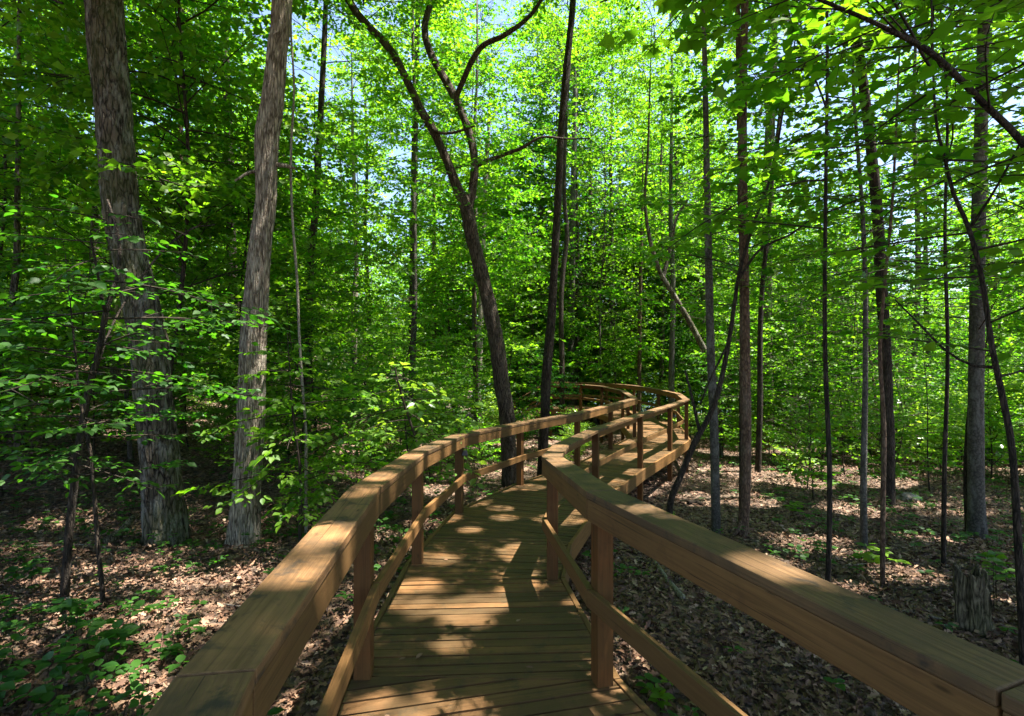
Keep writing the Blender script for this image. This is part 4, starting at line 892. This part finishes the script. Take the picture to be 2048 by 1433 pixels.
# ------------------------------------------------------------------ sun shafts carved out of the crowns to light chosen spots
def carve_sun_shafts():
    svn = np.array(sv); G = []
    def deckp(px, py):
        for Y in np.arange(1.2, 25, .01):
            p = P(px, py, Y)
            if p[2] <= zdeck(Y): return p
    for px, py, r in ((1000, 1017, .14), (1010, 1036, .13), (1045, 1095, .13), (1030, 1108, .14), (1040, 1150, .11), (1045, 1165, .1), (832, 1172, .12), (800, 1205, .07), (830, 1215, .08), (890, 1215, .10), (950, 1205, .10), (985, 1213, .08), (1020, 1195, .06),
                      (935, 1240, .09), (910, 1287, .05), (740, 1415, .07), (830, 1430, .06), (935, 1420, .05), (880, 1120, .1), (1000, 960, .25), (1060, 975, .2), (940, 1060, .08)): G.append((deckp(px, py), r))
    for px, py, r in ((1150, 1020, .25), (1215, 985, .3), (1280, 945, .3), (1320, 905, .4), (1330, 872, .6), (1210, 960, .2), (1340, 850, .6)): G.append((deckp(px, py), r))
    for (x, y, r) in ((-.72, 1.7, .05), (-.74, 2.05, .09), (-.79, 2.75, .05), (-.82, 3.2, .09), (-.84, 4.3, .12), (-.8, 5.0, .2), (-.75, 5.6, .15), (-.65, 6.4, .3), (-.3, 7.3, .3), (.1, 8.2, .3), (.7, 9.1, .4), (1.7, 10.8, .5), (2.8, 12.8, .5), (.87, 1.75, .05), (.62, 2.4, .05), (.36, 4.0, .07), (.42, 4.8, .12), (.9, 6.3, .25), (1.8, 8.6, .4), (3.0, 10.7, .5), (4.3, 13, .6), (4.8, 16, .8), (4.2, 20, .8)):
        G.append((np.array([x, y, zdeck(y) + 1.0]), r))
    G.append((P(785, 800, 7.1), .5)); G.append((P(770, 840, 6.8), .35)); G.append((P(810, 760, 7.3), .4)); G.append((P(860, 820, 7.1), .3))
    for px, py, r in ((1560, 955, .9), (1600, 965, .7), (1450, 905, .9), (1500, 945, .6), (1640, 1085, .3), (1600, 1095, .3), (1560, 1075, .22), (1690, 1110, .2), (1620, 900, .8), (1430, 940, .4), (1750, 960, .8), (1500, 1000, .5), (1850, 1080, .3), (1400, 1000, .4), (1540, 905, 1.1), (1700, 1020, .5), (1480, 1115, .25), (1340, 1050, .2), (1650, 940, .9), (1620, 1200, .2), (1500, 1180, .15), (1800, 1150, .3), (1900, 1020, .5), (1560, 1130, .25), (1700, 1180, .15), (880, 980, .5), (850, 1050, .3), (760, 1180, .15), (70, 1170, .12), (250, 1370, .1), (290, 1385, .1), (250, 870, .4), (700, 900, .6), (180, 740, .6), (980, 1000, .2), (1990, 1210, .12)):
        G.append((base_at(px, py), r))
    for px, py, Y, r in ((240, 300, 5.4, .12), (248, 400, 5.4, .12), (215, 120, 5.4, .08), (300, 620, 5.4, .13), (318, 720, 5.4, .13), (330, 780, 5.4, .12), (352, 980, 5.4, .08), (545, 60, 5.9, .16), (545, 220, 5.9, .18), (530, 300, 5.9, .18), (525, 430, 5.9, .15), (520, 600, 5.9, .12), (515, 760, 5.9, .12), (1488, 1020, 6.3, .12), (1535, 880, 14, .3), (1165, 780, 20, .8), (1060, 790, 19, .8), (640, 420, 5.5, .2), (600, 430, 5.5, .2), (400, 290, 8, .5), (1640, 100, 3, .2), (1560, 160, 4, .3), (440, 940, 4.6, .2), (540, 960, 5.6, .3), (350, 590, 5, .15)):
        G.append((P(px, py, Y) - np.array([0, .25, 0]), r))
    for px, py, Y, r in ((700, 650, 18, 1.8), (1000, 600, 24, 2.4), (1150, 640, 26, 2.4), (1300, 620, 26, 2.5), (1450, 640, 24, 2.4), (1600, 700, 18, 1.8), (1600, 830, 16, 1.5), (150, 600, 12, 1.4), (420, 660, 16, 1.6),
                         (820, 700, 18, 1.8), (1800, 850, 14, 1.5), (1950, 800, 14, 1.5), (1080, 740, 22, 1.5), (1240, 700, 27, 2), (900, 640, 20, 1.8), (1380, 720, 27, 2), (1700, 800, 17, 1.5), (1150, 480, 30, 2.5), (1250, 560, 26, 2.6), (1350, 500, 30, 2.6), (1100, 680, 24, 2), (1200, 720, 25, 1.8), (1330, 690, 24, 1.8), (1420, 560, 20, 2), (1060, 560, 25, 2.2), (500, 560, 16, 1.6), (920, 520, 22, 2), (60, 500, 14, 1.4), (600, 300, 20, 2), (300, 350, 16, 1.8)):
        G.append((P(px, py, Y), r))
    C_ = np.array([g[0] for g in G]); Rr = np.array([g[1] for g in G])
    nobj = 0
    for o in list(bpy.data.objects):
        if not o.name.startswith('crown') or o.type != 'MESH': continue
        par = o.parent; hero_bush = par.name.startswith('dogwood_shrub')
        M = np.array((bpy_matrix(par) @ bpy_matrix(o)))
        c = M[:3, 3]; h = 9.0
        # skip crowns no shaft comes near
        tt = ((np.array([c[0], c[1], c[2] + h]) - C_) @ svn); d = np.linalg.norm(C_ + svn * tt[:, None] - np.array([c[0], c[1], c[2] + h]), axis=1)
        if (d > 11).all(): continue
        me = o.data; nv = len(me.vertices); co = np.empty(nv * 3, np.float32); me.vertices.foreach_get('co', co); co = co.reshape(-1, 3)
        W = co @ M[:3, :3].T + M[:3, 3]
        kill = np.zeros(nv, bool); keepr = np.sin(np.arange(nv) // 4 * 12.9898) % 1 < .8
        for k in range(len(G)):
            if d[k] > 11: continue
            q = W - C_[k]; t = q @ svn; dd = np.linalg.norm(q - t[:, None] * svn, axis=1)
            kill |= (dd < Rr[k] * (.72 if Rr[k] < .2 else .9) + .03 + .002 * np.maximum(t, 0)) & (t > (.9 if hero_bush else .22 + Rr[k] * .6)) & ((Rr[k] < 1.4) | keepr)
        if not kill.any(): continue
        npoly = len(me.polygons); ls = np.empty(npoly, np.int32); lt = np.empty(npoly, np.int32); mi = np.empty(npoly, np.int32)
        me.polygons.foreach_get('loop_start', ls); me.polygons.foreach_get('loop_total', lt); me.polygons.foreach_get('material_index', mi)
        lv = np.empty(len(me.loops), np.int32); me.loops.foreach_get('vertex_index', lv)
        tint = np.empty(nv, np.float32); me.attributes['tint'].data.foreach_get('value', tint)
        parts = []
        for m_ in (0, 1):
            for k_ in np.unique(lt[mi == m_]):
                sel = (mi == m_) & (lt == k_); Fc = lv[ls[sel][:, None] + np.arange(k_)[None]]
                if m_ == 0: Fc = Fc[~kill[Fc].any(1)]
                if len(Fc): parts.append((Fc, m_))
        o.data = new_mesh('crown', co, parts, list(me.materials), {'tint': tint}); nobj += 1
    print('carved', nobj)
def bpy_matrix(o):
    return o.matrix_basis
carve_sun_shafts()
